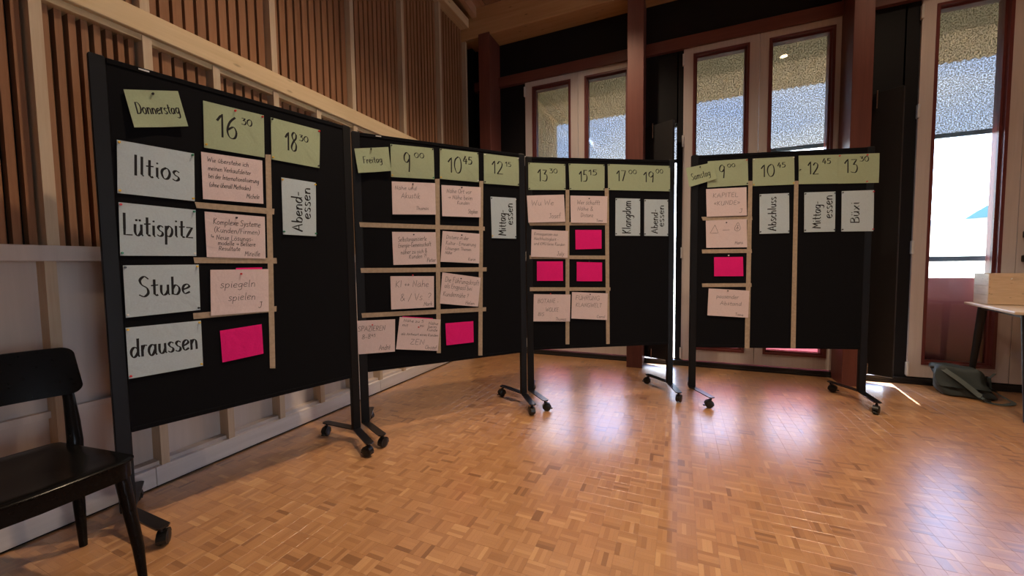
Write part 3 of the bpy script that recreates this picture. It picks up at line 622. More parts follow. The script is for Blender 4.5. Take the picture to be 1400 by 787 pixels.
CARDS = [
  (1, [(0.098, 1.896), (0.279, 1.949), (0.306, 1.796), (0.122, 1.742)], 'g', 0, 'green card lettered Donnerstag, tilted, top left of the leftmost board', 'K', [(0.5, 0.1, 'k')], [('Donnerstag', 0.12, 0.93, 0.64, 0.3)], 0.012),
  (1, [(0.372, 1.937), (0.632, 1.943), (0.626, 1.722), (0.366, 1.716)], 'g', 0, 'green time card 16:30 on the leftmost board, above the note signed Michele', 'K', [(0.5, 0.06, 'r'), (0.97, 0.05, 'r'), (0.03, 0.93, 'y')], [('16', 0.2, 0.56, 0.7, 0.48), ('30', 0.6, 0.8, 0.33, 0.15)], 0),
  (1, [(0.665, 1.942), (0.928, 1.943), (0.916, 1.721), (0.66, 1.72)], 'g', 0, 'green time card 18:30 on the leftmost board, above the Abend-essen card', 'K', [(0.025, 0.04, 'k'), (0.975, 0.04, 'r'), (0.975, 0.95, 'k'), (0.025, 0.95, 'y')], [('18', 0.27, 0.53, 0.7, 0.46), ('30', 0.55, 0.76, 0.4, 0.15)], 0),
  (1, [(0.068, 1.681), (0.326, 1.679), (0.318, 1.456), (0.059, 1.459)], 'w', 0, 'pale grey card lettered Iltios, topmost of the four place cards', 'K', [(0.025, 0.04, 'y'), (0.975, 0.04, 'g'), (0.975, 0.95, 'y'), (0.025, 0.95, 'y')], [('Iltios', 0.19, 0.81, 0.62, 0.38)], 0),
  (1, [(0.06, 1.421), (0.319, 1.415), (0.312, 1.198), (0.054, 1.196)], 'w', 0, 'pale grey card lettered Lütispitz, between the Iltios and Stube cards', 'K', [(0.025, 0.04, 'r'), (0.975, 0.04, 'g'), (0.975, 0.95, 'w'), (0.025, 0.95, 'g')], [('Lütispitz', 0.04, 0.97, 0.61, 0.4)], 0),
  (1, [(0.06, 1.155), (0.319, 1.157), (0.315, 0.94), (0.058, 0.931)], 'w', 0, 'pale grey card lettered Stube, third of the four place cards', 'K', [(0.025, 0.04, 'k'), (0.975, 0.04, 'y'), (0.975, 0.95, 'k'), (0.025, 0.95, 'w')], [('Stube', 0.17, 0.88, 0.62, 0.38)], 0),
  (1, [(0.055, 0.888), (0.315, 0.889), (0.313, 0.669), (0.054, 0.666)], 'w', 0, 'pale grey card lettered draussen, lowest of the four place cards', 'K', [(0.025, 0.04, 'y'), (0.975, 0.04, 'y'), (0.975, 0.95, 'y'), (0.025, 0.95, 'r')], [('draussen', 0.04, 0.95, 0.6, 0.38)], 0),
  (1, [(0.353, 1.693), (0.614, 1.704), (0.609, 1.477), (0.35, 1.47)], 'p', 0, 'pale pink note of four lines signed Michele, on the leftmost board', 'N', [], [('Wie überstehe ich', 0.08, 0.76, 0.19, 0.1), ('meinen Verkaufsleiter', 0.09, 0.79, 0.37, 0.1), ('bei der Internationalisierung', 0.09, 0.93, 0.54, 0.1), ('(ohne überall Methoden)', 0.1, 0.78, 0.72, 0.1), ('Michele', 0.7, 0.93, 0.9, 0.11)], 0),
  (1, [(0.353, 1.411), (0.613, 1.409), (0.607, 1.187), (0.352, 1.193)], 'p', 0, 'pale pink note starting Komplexe Systeme, signed Mireille', 'N', [(0.5, 0.08, 'k')], [('Komplexe Systeme', 0.12, 0.92, 0.26, 0.13), ('(Kunden/Firmen)', 0.13, 0.9, 0.44, 0.12), ('~ Neue Lösungs-', 0.07, 0.78, 0.6, 0.11), ('modelle > Bessere', 0.18, 0.82, 0.72, 0.1), ('Resultate', 0.19, 0.55, 0.84, 0.1), ('Mireille', 0.62, 0.9, 0.95, 0.12)], 0),
  (1, [(0.47, 1.139), (0.589, 1.141), (0.587, 1.005), (0.466, 0.998)], 'm', 0, 'magenta card hidden behind the spiegeln spielen note, only its top edge showing', 'M', [], [], -1),
  (1, [(0.363, 1.131), (0.619, 1.131), (0.609, 0.905), (0.354, 0.908)], 'p', 0, 'pale pink note reading spiegeln spielen', 'N', [(0.5, 0.1, 'r')], [('spiegeln', 0.15, 0.76, 0.4, 0.16), ('spielen', 0.28, 0.76, 0.7, 0.16), ('J', 0.8, 0.88, 0.9, 0.14)], 0.004),
  (1, [(0.388, 0.829), (0.573, 0.839), (0.575, 0.68), (0.391, 0.669)], 'm', 0, 'small tilted magenta card at the bottom of the leftmost board', 'M', [], [], 0),
  (1, [(0.704, 1.632), (0.891, 1.632), (0.881, 1.32), (0.7, 1.321)], 'w', 1, 'upright pale card lettered Abend-essen on the leftmost board', 'K', [(0.025, 0.04, 'y'), (0.975, 0.04, 'y'), (0.975, 0.95, 'g'), (0.025, 0.95, 'g')], [('Abend-', 0.07, 0.8, 0.57, 0.3), ('essen', 0.31, 0.9, 0.82, 0.28)], 0),
  (2, [(0.014, 1.901), (0.228, 1.937), (0.239, 1.778), (0.032, 1.744)], 'g', 0, 'green card lettered Freitag at the top left of the second board', 'K', [(0.48, 0.05, 'k')], [('Freitag', 0.2, 0.78, 0.62, 0.27)], 0.014),
  (2, [(0.242, 1.959), (0.538, 1.967), (0.539, 1.751), (0.241, 1.741)], 'g', 0, 'green time card 9:00 beside the Freitag card', 'K', [(0.025, 0.04, 'k'), (0.975, 0.04, 'k'), (0.975, 0.95, 'g'), (0.025, 0.95, 'y')], [('9', 0.28, 0.46, 0.8, 0.58), ('00', 0.53, 0.78, 0.35, 0.15)], 0.002),
  (2, [(0.583, 1.972), (0.88, 1.977), (0.878, 1.759), (0.579, 1.758)], 'g', 0, 'green time card 10:45 on the second board, above the note signed Stephan', 'K', [(0.025, 0.04, 'k'), (0.975, 0.04, 'k'), (0.975, 0.95, 'w'), (0.025, 0.95, 'y')], [('10', 0.2, 0.58, 0.75, 0.52), ('45', 0.58, 0.84, 0.43, 0.24)], 0.002),
  (2, [(0.922, 1.977), (1.22, 1.979), (1.22, 1.759), (0.92, 1.754)], 'g', 0, 'green time card 12:15 above the Mittag-essen card of the second board', 'K', [(0.025, 0.04, 'w'), (0.975, 0.04, 'w'), (0.975, 0.95, 'k'), (0.025, 0.95, 'k')], [('12', 0.22, 0.56, 0.64, 0.42), ('15', 0.6, 0.78, 0.36, 0.16)], 0.002),
  (2, [(0.244, 1.712), (0.544, 1.725), (0.542, 1.503), (0.242, 1.49)], 'p', 0, 'pale pink note Nähe und Akustik signed Thomas, on the second board', 'N', [(0.47, 0.06, 'k')], [('Nähe und', 0.06, 0.56, 0.24, 0.12), ('Akustik', 0.2, 0.64, 0.5, 0.17), ('Thomas', 0.53, 0.83, 0.86, 0.12)], 0.006),
  (2, [(0.59, 1.716), (0.895, 1.724), (0.887, 1.498), (0.589, 1.494)], 'p', 0, 'pale pink note Nähe Ort vor, signed Stephan', 'N', [(0.5, 0.05, 'k')], [('Nähe Ort vor', 0.12, 0.76, 0.24, 0.14), ('> Nähe beim', 0.15, 0.78, 0.44, 0.14), ('Kunden', 0.38, 0.7, 0.6, 0.12), ('Stephan', 0.66, 0.92, 0.88, 0.14)], 0.006),
  (2, [(0.974, 1.66), (1.192, 1.663), (1.19, 1.345), (0.979, 1.346)], 'w', 1, 'upright pale card lettered Mittag-essen on the second board', 'K', [(0.025, 0.04, 'k'), (0.975, 0.04, 'w'), (0.975, 0.95, 'k'), (0.025, 0.95, 'y')], [('Mittag-', 0.07, 0.7, 0.57, 0.3), ('essen', 0.34, 0.88, 0.86, 0.3)], 0),
  (2, [(0.236, 1.373), (0.539, 1.378), (0.542, 1.152), (0.238, 1.148)], 'p', 0, 'creased pale pink note about an Energie-Gemeinschaft signed Peter', 'N', [(0.48, 0.08, 'k')], [('Selbstorganisierte', 0.12, 0.78, 0.3, 0.14, 0.05), ('Energie-Gemeinschaft', 0.12, 0.88, 0.48, 0.13, 0.05), ('näher zu sich &', 0.17, 0.78, 0.68, 0.13, 0.05), ('Kunden ?!', 0.35, 0.76, 0.82, 0.13, 0.05), ('Peter', 0.76, 0.98, 0.94, 0.13, 0.04)], 0.004),
  (2, [(0.591, 1.389), (0.88, 1.376), (0.87, 1.152), (0.568, 1.168)], 'p', 0, 'pale pink note starting Distanz in der Kultur', 'N', [(0.5, 0.09, 'k')], [('Distanz in der', 0.1, 0.7, 0.24, 0.12), ('Kultur - Erneuerung', 0.1, 0.9, 0.43, 0.12), ('Lösungen Themen', 0.1, 0.78, 0.6, 0.11), ('Nähe', 0.1, 0.28, 0.74, 0.11), ('Karin', 0.7, 0.9, 0.92, 0.1)], 0.004),
  (2, [(0.216, 1.072), (0.519, 1.065), (0.512, 0.842), (0.214, 0.844)], 'p', 0, 'pale pink note KI and Nähe with a question mark, signed Mark', 'N', [(0.5, -0.03, 'r')], [('KI = Nähe', 0.1, 0.88, 0.34, 0.2), ('& / Vs. ?', 0.2, 0.93, 0.76, 0.22), ('Mark', 0.75, 0.96, 0.94, 0.12)], 0.006),
  (2, [(0.582, 1.091), (0.881, 1.045), (0.853, 0.825), (0.556, 0.866)], 'p', 0, 'tilted pale pink note Die Führungskraft als Engpass', 'N', [(0.48, 0.12, 'k')], [('Die Führungskraft', 0.08, 0.97, 0.28, 0.17), ('als Engpass bei', 0.08, 0.8, 0.48, 0.15), ('Kundennähe ?', 0.06, 0.72, 0.74, 0.15), ('Helen', 0.65, 0.9, 0.95, 0.12)], 0.004),
  (2, [(-0.019, 0.783), (0.239, 0.775), (0.23, 0.552), (-0.021, 0.56)], 'p', 0, 'pale pink note SPAZIEREN signed André, lower left of the second board', 'N', [(0.42, 0.14, 'r')], [('SPAZIEREN', 0.06, 0.75, 0.32, 0.15), ('8-8', 0.15, 0.38, 0.55, 0.13), ('45', 0.38, 0.5, 0.5, 0.08), ('André', 0.58, 0.88, 0.92, 0.16)], 0.004),
  (2, [(0.289, 0.791), (0.504, 0.762), (0.496, 0.634), (0.285, 0.66)], 'm', 0, 'magenta card mostly hidden behind the ZEN note', 'M', [], [], -1),
  (2, [(0.27, 0.788), (0.561, 0.749), (0.533, 0.523), (0.238, 0.567)], 'p', 0, 'pale pink note with the word ZEN, signed Christof', 'N', [(0.47, 0.28, 'r')], [('Nähe zu 5', 0.1, 0.58, 0.14, 0.09), ('Nähe', 0.7, 0.95, 0.18, 0.09), ('mit', 0.08, 0.22, 0.28, 0.09), ('zu', 0.5, 0.6, 0.26, 0.08), ('beim', 0.7, 0.92, 0.29, 0.09), ('Kunde', 0.68, 0.95, 0.39, 0.09), ('als Antwort eines Kunden', 0.08, 0.98, 0.55, 0.08), ('ZEN', 0.3, 0.66, 0.83, 0.17), ('Christof', 0.68, 0.96, 0.96, 0.12)], 0.004),
  (2, [(0.596, 0.718), (0.814, 0.718), (0.814, 0.557), (0.599, 0.555)], 'm', 0, 'magenta card near the bottom of the second board', 'M', [], [], 0),
  (3, [(0.021, 1.963), (0.329, 1.957), (0.33, 1.747), (0.02, 1.745)], 'g', 0, 'green time card 13:30, above the Wu We note', 'K', [(0.025, 0.04, 'k'), (0.975, 0.04, 'k'), (0.975, 0.95, 'k'), (0.025, 0.95, 'k')], [('13', 0.25, 0.53, 0.67, 0.45), ('30', 0.56, 0.8, 0.36, 0.16)], 0),
  (3, [(0.357, 1.962), (0.664, 1.96), (0.663, 1.748), (0.364, 1.748)], 'g', 0, 'green time card 15:15, above the Wer schafft note', 'K', [(0.025, 0.04, 'k'), (0.975, 0.04, 'k'), (0.975, 0.95, 'k'), (0.025, 0.95, 'k')], [('15', 0.28, 0.53, 0.68, 0.42), ('15', 0.55, 0.8, 0.42, 0.2)], 0),
  (3, [(0.691, 1.965), (0.983, 1.962), (0.984, 1.749), (0.694, 1.752)], 'g', 0, 'green time card 17:00, above the Klangdom card', 'K', [(0.03, 0.04, 'k'), (0.03, 0.95, 'k')], [('17', 0.26, 0.56, 0.64, 0.4), ('00', 0.62, 0.88, 0.35, 0.15)], 0),
  (3, [(0.971, 1.962), (1.242, 1.959), (1.244, 1.747), (0.972, 1.749)], 'g', 0, 'green time card 19:00 at the right end of the third board', 'K', [(0.97, 0.04, 'k'), (0.97, 0.95, 'k')], [('19', 0.12, 0.48, 0.66, 0.42), ('00', 0.52, 0.78, 0.3, 0.16)], 0.0015),
  (3, [(0.006, 1.699), (0.316, 1.71), (0.325, 1.488), (0.016, 1.48)], 'p', 0, 'pale pink note Wu We signed Josef, on the third board', 'N', [], [('Wu We', 0.1, 0.72, 0.38, 0.2), ('Josef', 0.56, 0.88, 0.86, 0.18)], 0.006),
  (3, [(0.37, 1.703), (0.689, 1.7), (0.682, 1.478), (0.372, 1.481)], 'p', 0, 'pale pink note Wer schafft Nähe und Distanz, on the third board', 'N', [(0.5, 0.1, 'k')], [('Wer schafft', 0.17, 0.8, 0.32, 0.16), ('Nähe &', 0.18, 0.62, 0.55, 0.15), ('Distanz', 0.27, 0.62, 0.78, 0.14), ('Toma', 0.7, 0.88, 0.95, 0.09)], 0.005),
  (3, [(0.043, 1.426), (0.351, 1.413), (0.343, 1.192), (0.034, 1.204)], 'p', 0, 'pale pink note of three tight lines signed July on the third board', 'N', [], [('Konsequenzen aus', 0.07, 0.72, 0.2, 0.11), ('Nachhaltigkeit -', 0.07, 0.74, 0.38, 0.11), ('und KMU beim Kunden', 0.07, 0.92, 0.56, 0.11), ('July', 0.7, 0.9, 0.92, 0.14)], 0.006),
  (3, [(0.759, 1.685), (0.977, 1.682), (0.978, 1.371), (0.758, 1.373)], 'w', 1, 'upright pale card lettered Klangdom on the third board', 'K', [(0.025, 0.04, 'k'), (0.975, 0.04, 'k'), (0.975, 0.95, 'k'), (0.025, 0.95, 'k')], [('Klangdom', 0.06, 0.95, 0.62, 0.34)], 0),
  (3, [(1.014, 1.678), (1.228, 1.677), (1.231, 1.368), (1.014, 1.371)], 'w', 1, 'upright pale card lettered Abend-essen on the third board', 'K', [(0.025, 0.04, 'k'), (0.975, 0.04, 'k'), (0.975, 0.95, 'k'), (0.025, 0.95, 'k')], [('Abend-', 0.07, 0.74, 0.56, 0.28), ('essen', 0.26, 0.86, 0.82, 0.28)], 0),
  (3, [(0.411, 1.422), (0.637, 1.421), (0.638, 1.265), (0.413, 1.26)], 'm', 0, 'magenta card below the Wer schafft note on the third board', 'M', [], [], 0),
  (3, [(0.084, 1.165), (0.304, 1.163), (0.305, 1.001), (0.083, 1.005)], 'm', 0, 'left one of the two magenta cards side by side on the third board', 'M', [], [], 0),
  (3, [(0.422, 1.157), (0.642, 1.149), (0.642, 0.992), (0.421, 0.996)], 'm', 0, 'right one of the two magenta cards side by side on the third board', 'M', [(0.48, -0.05, 'k')], [], 0),
  (3, [(0.056, 0.896), (0.368, 0.885), (0.359, 0.66), (0.049, 0.671)], 'p', 0, 'pale pink note BOTANE-WOLKE signed Thomas, lower left of the third board', 'N', [(0.45, -0.02, 'r')], [('BOTANE -', 0.1, 0.68, 0.32, 0.15), ('WOLKE', 0.32, 0.68, 0.64, 0.15), ('BIS', 0.12, 0.29, 0.8, 0.12), ('Thomas', 0.6, 0.9, 0.96, 0.11)], 0.005),
  (3, [(0.38, 0.906), (0.692, 0.888), (0.685, 0.662), (0.372, 0.685)], 'p', 0, 'pale pink note FÜHRUNG KLANGWELT, lower right of the third board', 'N', [(0.5, 0.06, 'k')], [('FÜHRUNG', 0.1, 0.78, 0.28, 0.16), ('KLANGWELT', 0.11, 0.84, 0.54, 0.15), ('Carol', 0.7, 0.94, 0.93, 0.1)], 0.005),
  (4, [(0.121, 1.959), (0.424, 1.964), (0.433, 1.756), (0.121, 1.748)], 'g', 0, 'green time card 9:00 partly covered by the Samstag card', 'K', [(0.97, 0.05, 'r'), (0.97, 0.94, 'k')], [('9', 0.28, 0.45, 0.68, 0.5), ('00', 0.49, 0.7, 0.28, 0.13)], 0),
  (4, [(-0.048, 1.911), (0.164, 1.948), (0.187, 1.813), (-0.024, 1.754)], 'g', 0, 'tilted green card lettered Samstag, sticking out left of the fourth board', 'K', [(0.5, 0.1, 'k')], [('Samstag', 0.13, 0.83, 0.7, 0.36)], 0.012),
  (4, [(0.461, 1.963), (0.767, 1.964), (0.775, 1.746), (0.465, 1.745)], 'g', 0, 'green time card 10:45 above the Abschluss card', 'K', [(0.025, 0.04, 'w'), (0.975, 0.04, 'w'), (0.975, 0.95, 'y'), (0.025, 0.95, 'y')], [('10', 0.2, 0.56, 0.68, 0.42), ('45', 0.59, 0.8, 0.37, 0.18)], 0),
  (4, [(0.799, 1.969), (1.099, 1.963), (1.106, 1.74), (0.805, 1.747)], 'g', 0, 'green time card 12:45 above the Mittag-essen card of the fourth board', 'K', [(0.97, 0.05, 'r'), (0.03, 0.5, 'k')], [('12', 0.22, 0.5, 0.66, 0.42), ('45', 0.56, 0.78, 0.31, 0.18)], 0),
  (4, [(1.081, 1.963), (1.37, 1.959), (1.372, 1.734), (1.088, 1.739)], 'g', 0, 'green time card 13:30 overhanging the right edge of the fourth board', 'K', [(0.7, 0.05, 'r'), (0.7, 0.95, 'r')], [('13', 0.15, 0.5, 0.64, 0.46), ('30', 0.52, 0.76, 0.26, 0.16)], 0.0015),
  (4, [(0.111, 1.735), (0.419, 1.739), (0.425, 1.512), (0.118, 1.511)], 'p', 0, 'pale pink note KAPITEL KUNDE, with a J below, on the fourth board', 'N', [], [('KAPITEL', 0.16, 0.8, 0.32, 0.15), ('«KUNDE»', 0.18, 0.84, 0.6, 0.15), ('J', 0.8, 0.9, 0.9, 0.14)], 0.004),
  (4, [(0.113, 1.48), (0.426, 1.484), (0.432, 1.256), (0.118, 1.258)], 'p', 0, 'pale pink note with a drawn triangle, dash and bell, signed Hans', 'N', [(0.5, 0.1, 'k')], [('^', 0.09, 0.33, 0.47, 0.28), ('_', 0.4, 0.6, 0.42, 0.2), ('@', 0.68, 0.86, 0.46, 0.34), ('Hans', 0.7, 0.9, 0.88, 0.11)], 0.004),
  (4, [(0.18, 1.181), (0.403, 1.179), (0.409, 1.022), (0.184, 1.023)], 'm', 0, 'magenta card on the fourth board', 'M', [(0.5, -0.08, 'w')], [], 0),
  (4, [(0.143, 0.923), (0.457, 0.903), (0.45, 0.681), (0.133, 0.7)], 'p', 0, 'pale pink note passender Abstand, lowest on the fourth board', 'N', [(0.47, 0.05, 'k')], [('passender', 0.2, 0.75, 0.33, 0.14), ('Abstand', 0.3, 0.83, 0.58, 0.15), ('Toma', 0.68, 0.88, 0.95, 0.1)], 0.005),
  (4, [(0.518, 1.679), (0.737, 1.68), (0.746, 1.363), (0.524, 1.362)], 'w', 1, 'upright pale card lettered Abschluss', 'K', [(0.025, 0.04, 'k'), (0.975, 0.04, 'k'), (0.975, 0.95, 'k'), (0.025, 0.95, 'k')], [('Abschluss', 0.07, 0.93, 0.56, 0.28)], 0),
  (4, [(0.848, 1.68), (1.072, 1.679), (1.077, 1.367), (0.854, 1.367)], 'w', 1, 'upright pale card lettered Mittag-essen on the fourth board', 'K', [(0.025, 0.04, 'k'), (0.975, 0.04, 'k'), (0.975, 0.95, 'k'), (0.025, 0.95, 'k')], [('Mittag-', 0.09, 0.78, 0.53, 0.28), ('essen', 0.34, 0.93, 0.9, 0.3)], 0),
  (4, [(1.116, 1.68), (1.343, 1.68), (1.349, 1.363), (1.122, 1.366)], 'w', 1, 'upright pale card lettered Büxi at the right end of the fourth board', 'K', [(0.025, 0.04, 'k'), (0.975, 0.04, 'r'), (0.975, 0.95, 'r'), (0.025, 0.95, 'k')], [('Büxi', 0.2, 0.74, 0.55, 0.28)], 0),
]
TAPES = [
  (1, [(0.631, 1.74), (0.658, 1.744), (0.63, 0.588), (0.603, 0.594)], 'beige masking vertical tape strip on the leftmost board', 1),
  (1, [(0.318, 1.453), (0.663, 1.457), (0.66, 1.426), (0.324, 1.425)], 'beige masking upper horizontal tape strip on the leftmost board', 0),
  (1, [(0.301, 1.191), (0.662, 1.191), (0.663, 1.161), (0.304, 1.164)], 'beige masking middle horizontal tape strip on the leftmost board', 0),
  (1, [(0.287, 0.927), (0.651, 0.928), (0.649, 0.899), (0.288, 0.898)], 'beige masking lowest horizontal tape strip on the leftmost board', 0),
  (2, [(0.545, 1.755), (0.578, 1.758), (0.557, 0.503), (0.526, 0.506)], 'beige masking left vertical tape strip on the second board', 1),
  (2, [(0.885, 1.77), (0.916, 1.772), (0.884, 0.446), (0.85, 0.45)], 'beige masking right vertical tape strip on the second board', 1),
  (2, [(0.029, 1.43), (0.922, 1.431), (0.922, 1.401), (0.033, 1.399)], 'beige masking upper horizontal tape strip on the second board', 0),
  (2, [(0.027, 1.13), (0.932, 1.123), (0.931, 1.091), (0.03, 1.098)], 'beige masking middle horizontal tape strip on the second board', 0),
  (2, [(0.023, 0.831), (0.922, 0.817), (0.921, 0.786), (0.027, 0.8)], 'beige masking lowest horizontal tape strip on the second board', 0),
  (3, [(0.331, 1.75), (0.362, 1.75), (0.356, 0.466), (0.323, 0.467)], 'beige masking left vertical tape strip on the third board', 1),
  (3, [(0.666, 1.765), (0.701, 1.768), (0.71, 0.455), (0.679, 0.456)], 'beige masking right vertical tape strip on the third board', 1),
  (3, [(0.02, 1.48), (0.669, 1.492), (0.669, 1.46), (0.031, 1.458)], 'beige masking upper horizontal tape strip on the third board', 0),
  (3, [(0.024, 1.216), (0.675, 1.207), (0.675, 1.176), (0.024, 1.186)], 'beige masking middle horizontal tape strip on the third board', 0),
  (3, [(0.024, 0.953), (0.716, 0.938), (0.716, 0.91), (0.024, 0.921)], 'beige masking lowest horizontal tape strip on the third board', 0),
  (4, [(0.433, 1.789), (0.464, 1.788), (0.468, 0.428), (0.43, 0.427)], 'beige masking left vertical tape strip on the fourth board', 1),
  (4, [(0.773, 1.775), (0.804, 1.773), (0.816, 0.433), (0.779, 0.433)], 'beige masking right vertical tape strip on the fourth board', 1),
  (4, [(0.079, 1.512), (0.466, 1.507), (0.47, 1.476), (0.09, 1.482)], 'beige masking upper horizontal tape strip on the fourth board', 0),
  (4, [(0.086, 1.245), (0.469, 1.242), (0.472, 1.21), (0.089, 1.213)], 'beige masking middle horizontal tape strip on the fourth board', 0),
  (4, [(0.09, 0.965), (0.473, 0.964), (0.474, 0.934), (0.093, 0.935)], 'beige masking lowest horizontal tape strip on the fourth board', 0),
]
# ================================================================== PINBOARDS
PAN = {1: (-2.196, .822, -1.907, 1.907), 2: (-1.954, 1.960, -1.139, 2.943), 3: (-1.154, 3.002, -.044, 3.661), 4: (.084, 3.574, 1.378, 3.931)}
ZT, ZB, PW = 2.01, .43, .052
BL = {1: 'leftmost black pinboard on castors, next to the black chair, headed Donnerstag', 2: 'second black pinboard on castors, headed Freitag',
      3: 'third black pinboard on castors, with the Klangdom card', 4: 'rightmost black pinboard on castors, with the Samstag card'}
def caster(parent, x, y, z, rot):
    c = empty('caster', (x, y, z), rot, parent)
    MB().tube([(0, 0, 0), (0, 0, -.018)], .007, 8).build('stem', M['bmetal'], c)
    for s in (-1, 1):
        w = MB(); Mx = Matrix.Translation((.014, s * .011 + (-.008 if s > 0 else -.008), -.051)) @ Matrix.Rotation(-PI / 2, 4, 'X')
        w.lathe([(.010, -.001), (.024, 0), (.029, .003), (.029, .013), (.024, .016), (.010, .017)], 20, Mx); w.build('wheel', M['bplast'], c)
    h = MB(); P = []
    for k in range(9):
        a = math.radians(200 - k * 24); P.append((.014 + .034 * math.cos(a), -.051 + .034 * math.sin(a)))
    Q = [(.014 + (x_ - .014) * .86, -.051 + (z_ + .051) * .86) for x_, z_ in P][::-1]
    for i in range(8):
        a, b = P[i], P[i + 1]; c_, d_ = Q[8 - i], Q[7 - i]
        h.add([(a[0], -.017, a[1]), (b[0], -.017, b[1]), (d_[0], -.017, d_[1]), (c_[0], -.017, c_[1]), (a[0], .017, a[1]), (b[0], .017, b[1]), (d_[0], .017, d_[1]), (c_[0], .017, c_[1])],
              [(0, 3, 2, 1), (4, 5, 6, 7), (0, 1, 5, 4), (1, 2, 6, 5), (2, 3, 7, 6), (3, 0, 4, 7)])
    h.tube([(0.006, 0, -.012), (.010, 0, -.028)], .011, 8)
    h.build('hood', M['bplast'], c)
    B(.040, .058, -.010, .010, -.064, -.056, .002).build('brake_lever', M['bplast'], c)
    return c
FR = {}
for k, (x0, y0, x1, y1) in PAN.items():
    W = math.hypot(x1 - x0, y1 - y0); a = math.atan2(y1 - y0, x1 - x0)
    Mw = Matrix.Translation((x0, y0, 0)) @ Matrix.Rotation(a, 4, 'Z'); FR[k] = (Mw, W, a)
    mid = Mw @ Vector((W / 2, 0, 0))
    b = tag(empty('pinboard', mid, a), BL[k], 'pinboard', 'black pinboards on castors'); h = W / 2
    B(-h + PW, h - PW, .002, .024, ZB + .02, ZT - .02).build('felt_panel', M['felt'], b)
    for z in (ZB, ZT - .022): B(-h + PW, h - PW, -.002, .027, z, z + .022, .002).build('frame_rail', M['felt'], b)
    for s in (-1, 1):
        xa, xb = (-h, -h + PW) if s < 0 else (h - PW, h)
        B(xa, xb, 0, .030, .088, ZT + .002, .003).build('post', M['bmetal'], b)
        B(xa + .004, xb - .004, .004, .026, ZT + .002, ZT + .006, .001).build('post_cap', M['bplast'], b)
        xc = (xa + xb) / 2; yc = .015
        for q in (-1, 1):
            tx, ty = xc - s * .065, yc + q * .255
            d = Vector((tx - xc, ty - yc, 0)); ln = d.length; ang = math.atan2(d.y, d.x)
            Mf = Matrix.Translation((xc, yc, 0)) @ Matrix.Rotation(ang, 4, 'Z')
            f = MB(); e = .024
            pts = [(-.006, -e), (ln + .012, -e), (ln + .024, -e + .012), (ln + .024, e - .012), (ln + .012, e), (-.006, e)]
            f.prism(pts, .084, .091, Mf)
            f.build('foot_bar', M['foot'], b)
            caster(b, tx, ty, .082, {1: 2.4, 2: 2.0, 3: 1.2, 4: -1.9}[k] + q * .9 + s * .4)
for k in (1, 2):    # small white maker's plates on the top edge
    Mw, W, a = FR[k]; p = Mw @ Vector((W / 2, 0, 0))
    bd = [o for o in COL.objects if o.name.startswith('pinboard')][k - 1]
    B(-W / 2 + .15, -W / 2 + .185, -.0035, -.0015, ZT - .012, ZT - .006).build('maker_plate', M['whitemetal'], bd)

# ================================================================== TAPES AND CARDS
def bil(Q, s, t): 
    a = [Q[0][i] + (Q[1][i] - Q[0][i]) * s for i in (0, 1)]; b = [Q[3][i] + (Q[2][i] - Q[3][i]) * s for i in (0, 1)]
    return (a[0] + (b[0] - a[0]) * t, a[1] + (b[1] - a[1]) * t)
def sheet(k, Q, off, thick, nx, ny, bulge):
    """thin sheet on board k; off = distance in front of the board face; bulge(s,t) extra lift"""
    cu = sum(q[0] for q in Q) / 4; cv = sum(q[1] for q in Q) / 4
    def P(s, t, e=0.0):
        u, v = bil(Q, s, t); return Vector((u - cu, -(off + bulge(min(1, max(0, s)), min(1, max(0, t))) + e), v - cv))
    m = MB(); vs = []; fs = []; n1 = (nx + 1) * (ny + 1)
    for lay in (thick, 0):
        for j in range(ny + 1):
            for i in range(nx + 1): vs.append(P(i / nx, j / ny, lay))
    for j in range(ny):
        for i in range(nx):
            a = j * (nx + 1) + i; fs.append((a, a + nx + 1, a + nx + 2, a + 1)); b = a + n1; fs.append((b, b + 1, b + nx + 2, b + nx + 1))
    rim = [(i, 0) for i in range(nx)] + [(nx, j) for j in range(ny)] + [(nx - i, ny) for i in range(nx)] + [(0, ny - j) for j in range(ny)]
    ids = [j * (nx + 1) + i for i, j in rim]
    for i in range(len(ids)):
        a, b = ids[i], ids[(i + 1) % len(ids)]; fs.append((a, b, b + n1, a + n1))
    m.add(vs, fs, False); m.sm = [True] * len(fs)
    return m, P, (cu, cv)
def place(o, k, c):
    Mw, W, a = FR[k]; o.location = Mw @ Vector((c[0], 0, c[1])); o.rotation_euler = (0, 0, a)
for i, (k, Q, lab, vert) in enumerate(TAPES):
    m, P, c = sheet(k, Q, .0012 + (.0006 if vert else 0), .0003, 2, 8, lambda s, t: .0004 * math.sin(9 * t + i) ** 2)
    o = m.build('masking_tape', M['tape']); place(o, k, c); tag(o, lab, 'tape', 'masking tape strips on the boards')
PINC = {'r': 'pinred', 'y': 'pinyel', 'g': 'pingrn', 'w': 'pinwht', 'k': 'pinblk'}
PN = {'r': 'red pin', 'y': 'yellow pin', 'g': 'green pin', 'w': 'white pin', 'k': 'black pin'}
NAME = {'g': 'green_card', 'w': 'grey_card', 'p': 'pink_note', 'm': 'magenta_card'}; MATN = {'g': 'green', 'w': 'white', 'p': 'pink', 'm': 'magenta'}
GRP = {'g': 'green time and day cards', 'w': 'pale grey cards', 'p': 'pale pink notes', 'm': 'magenta cards'}
pinproto = {}
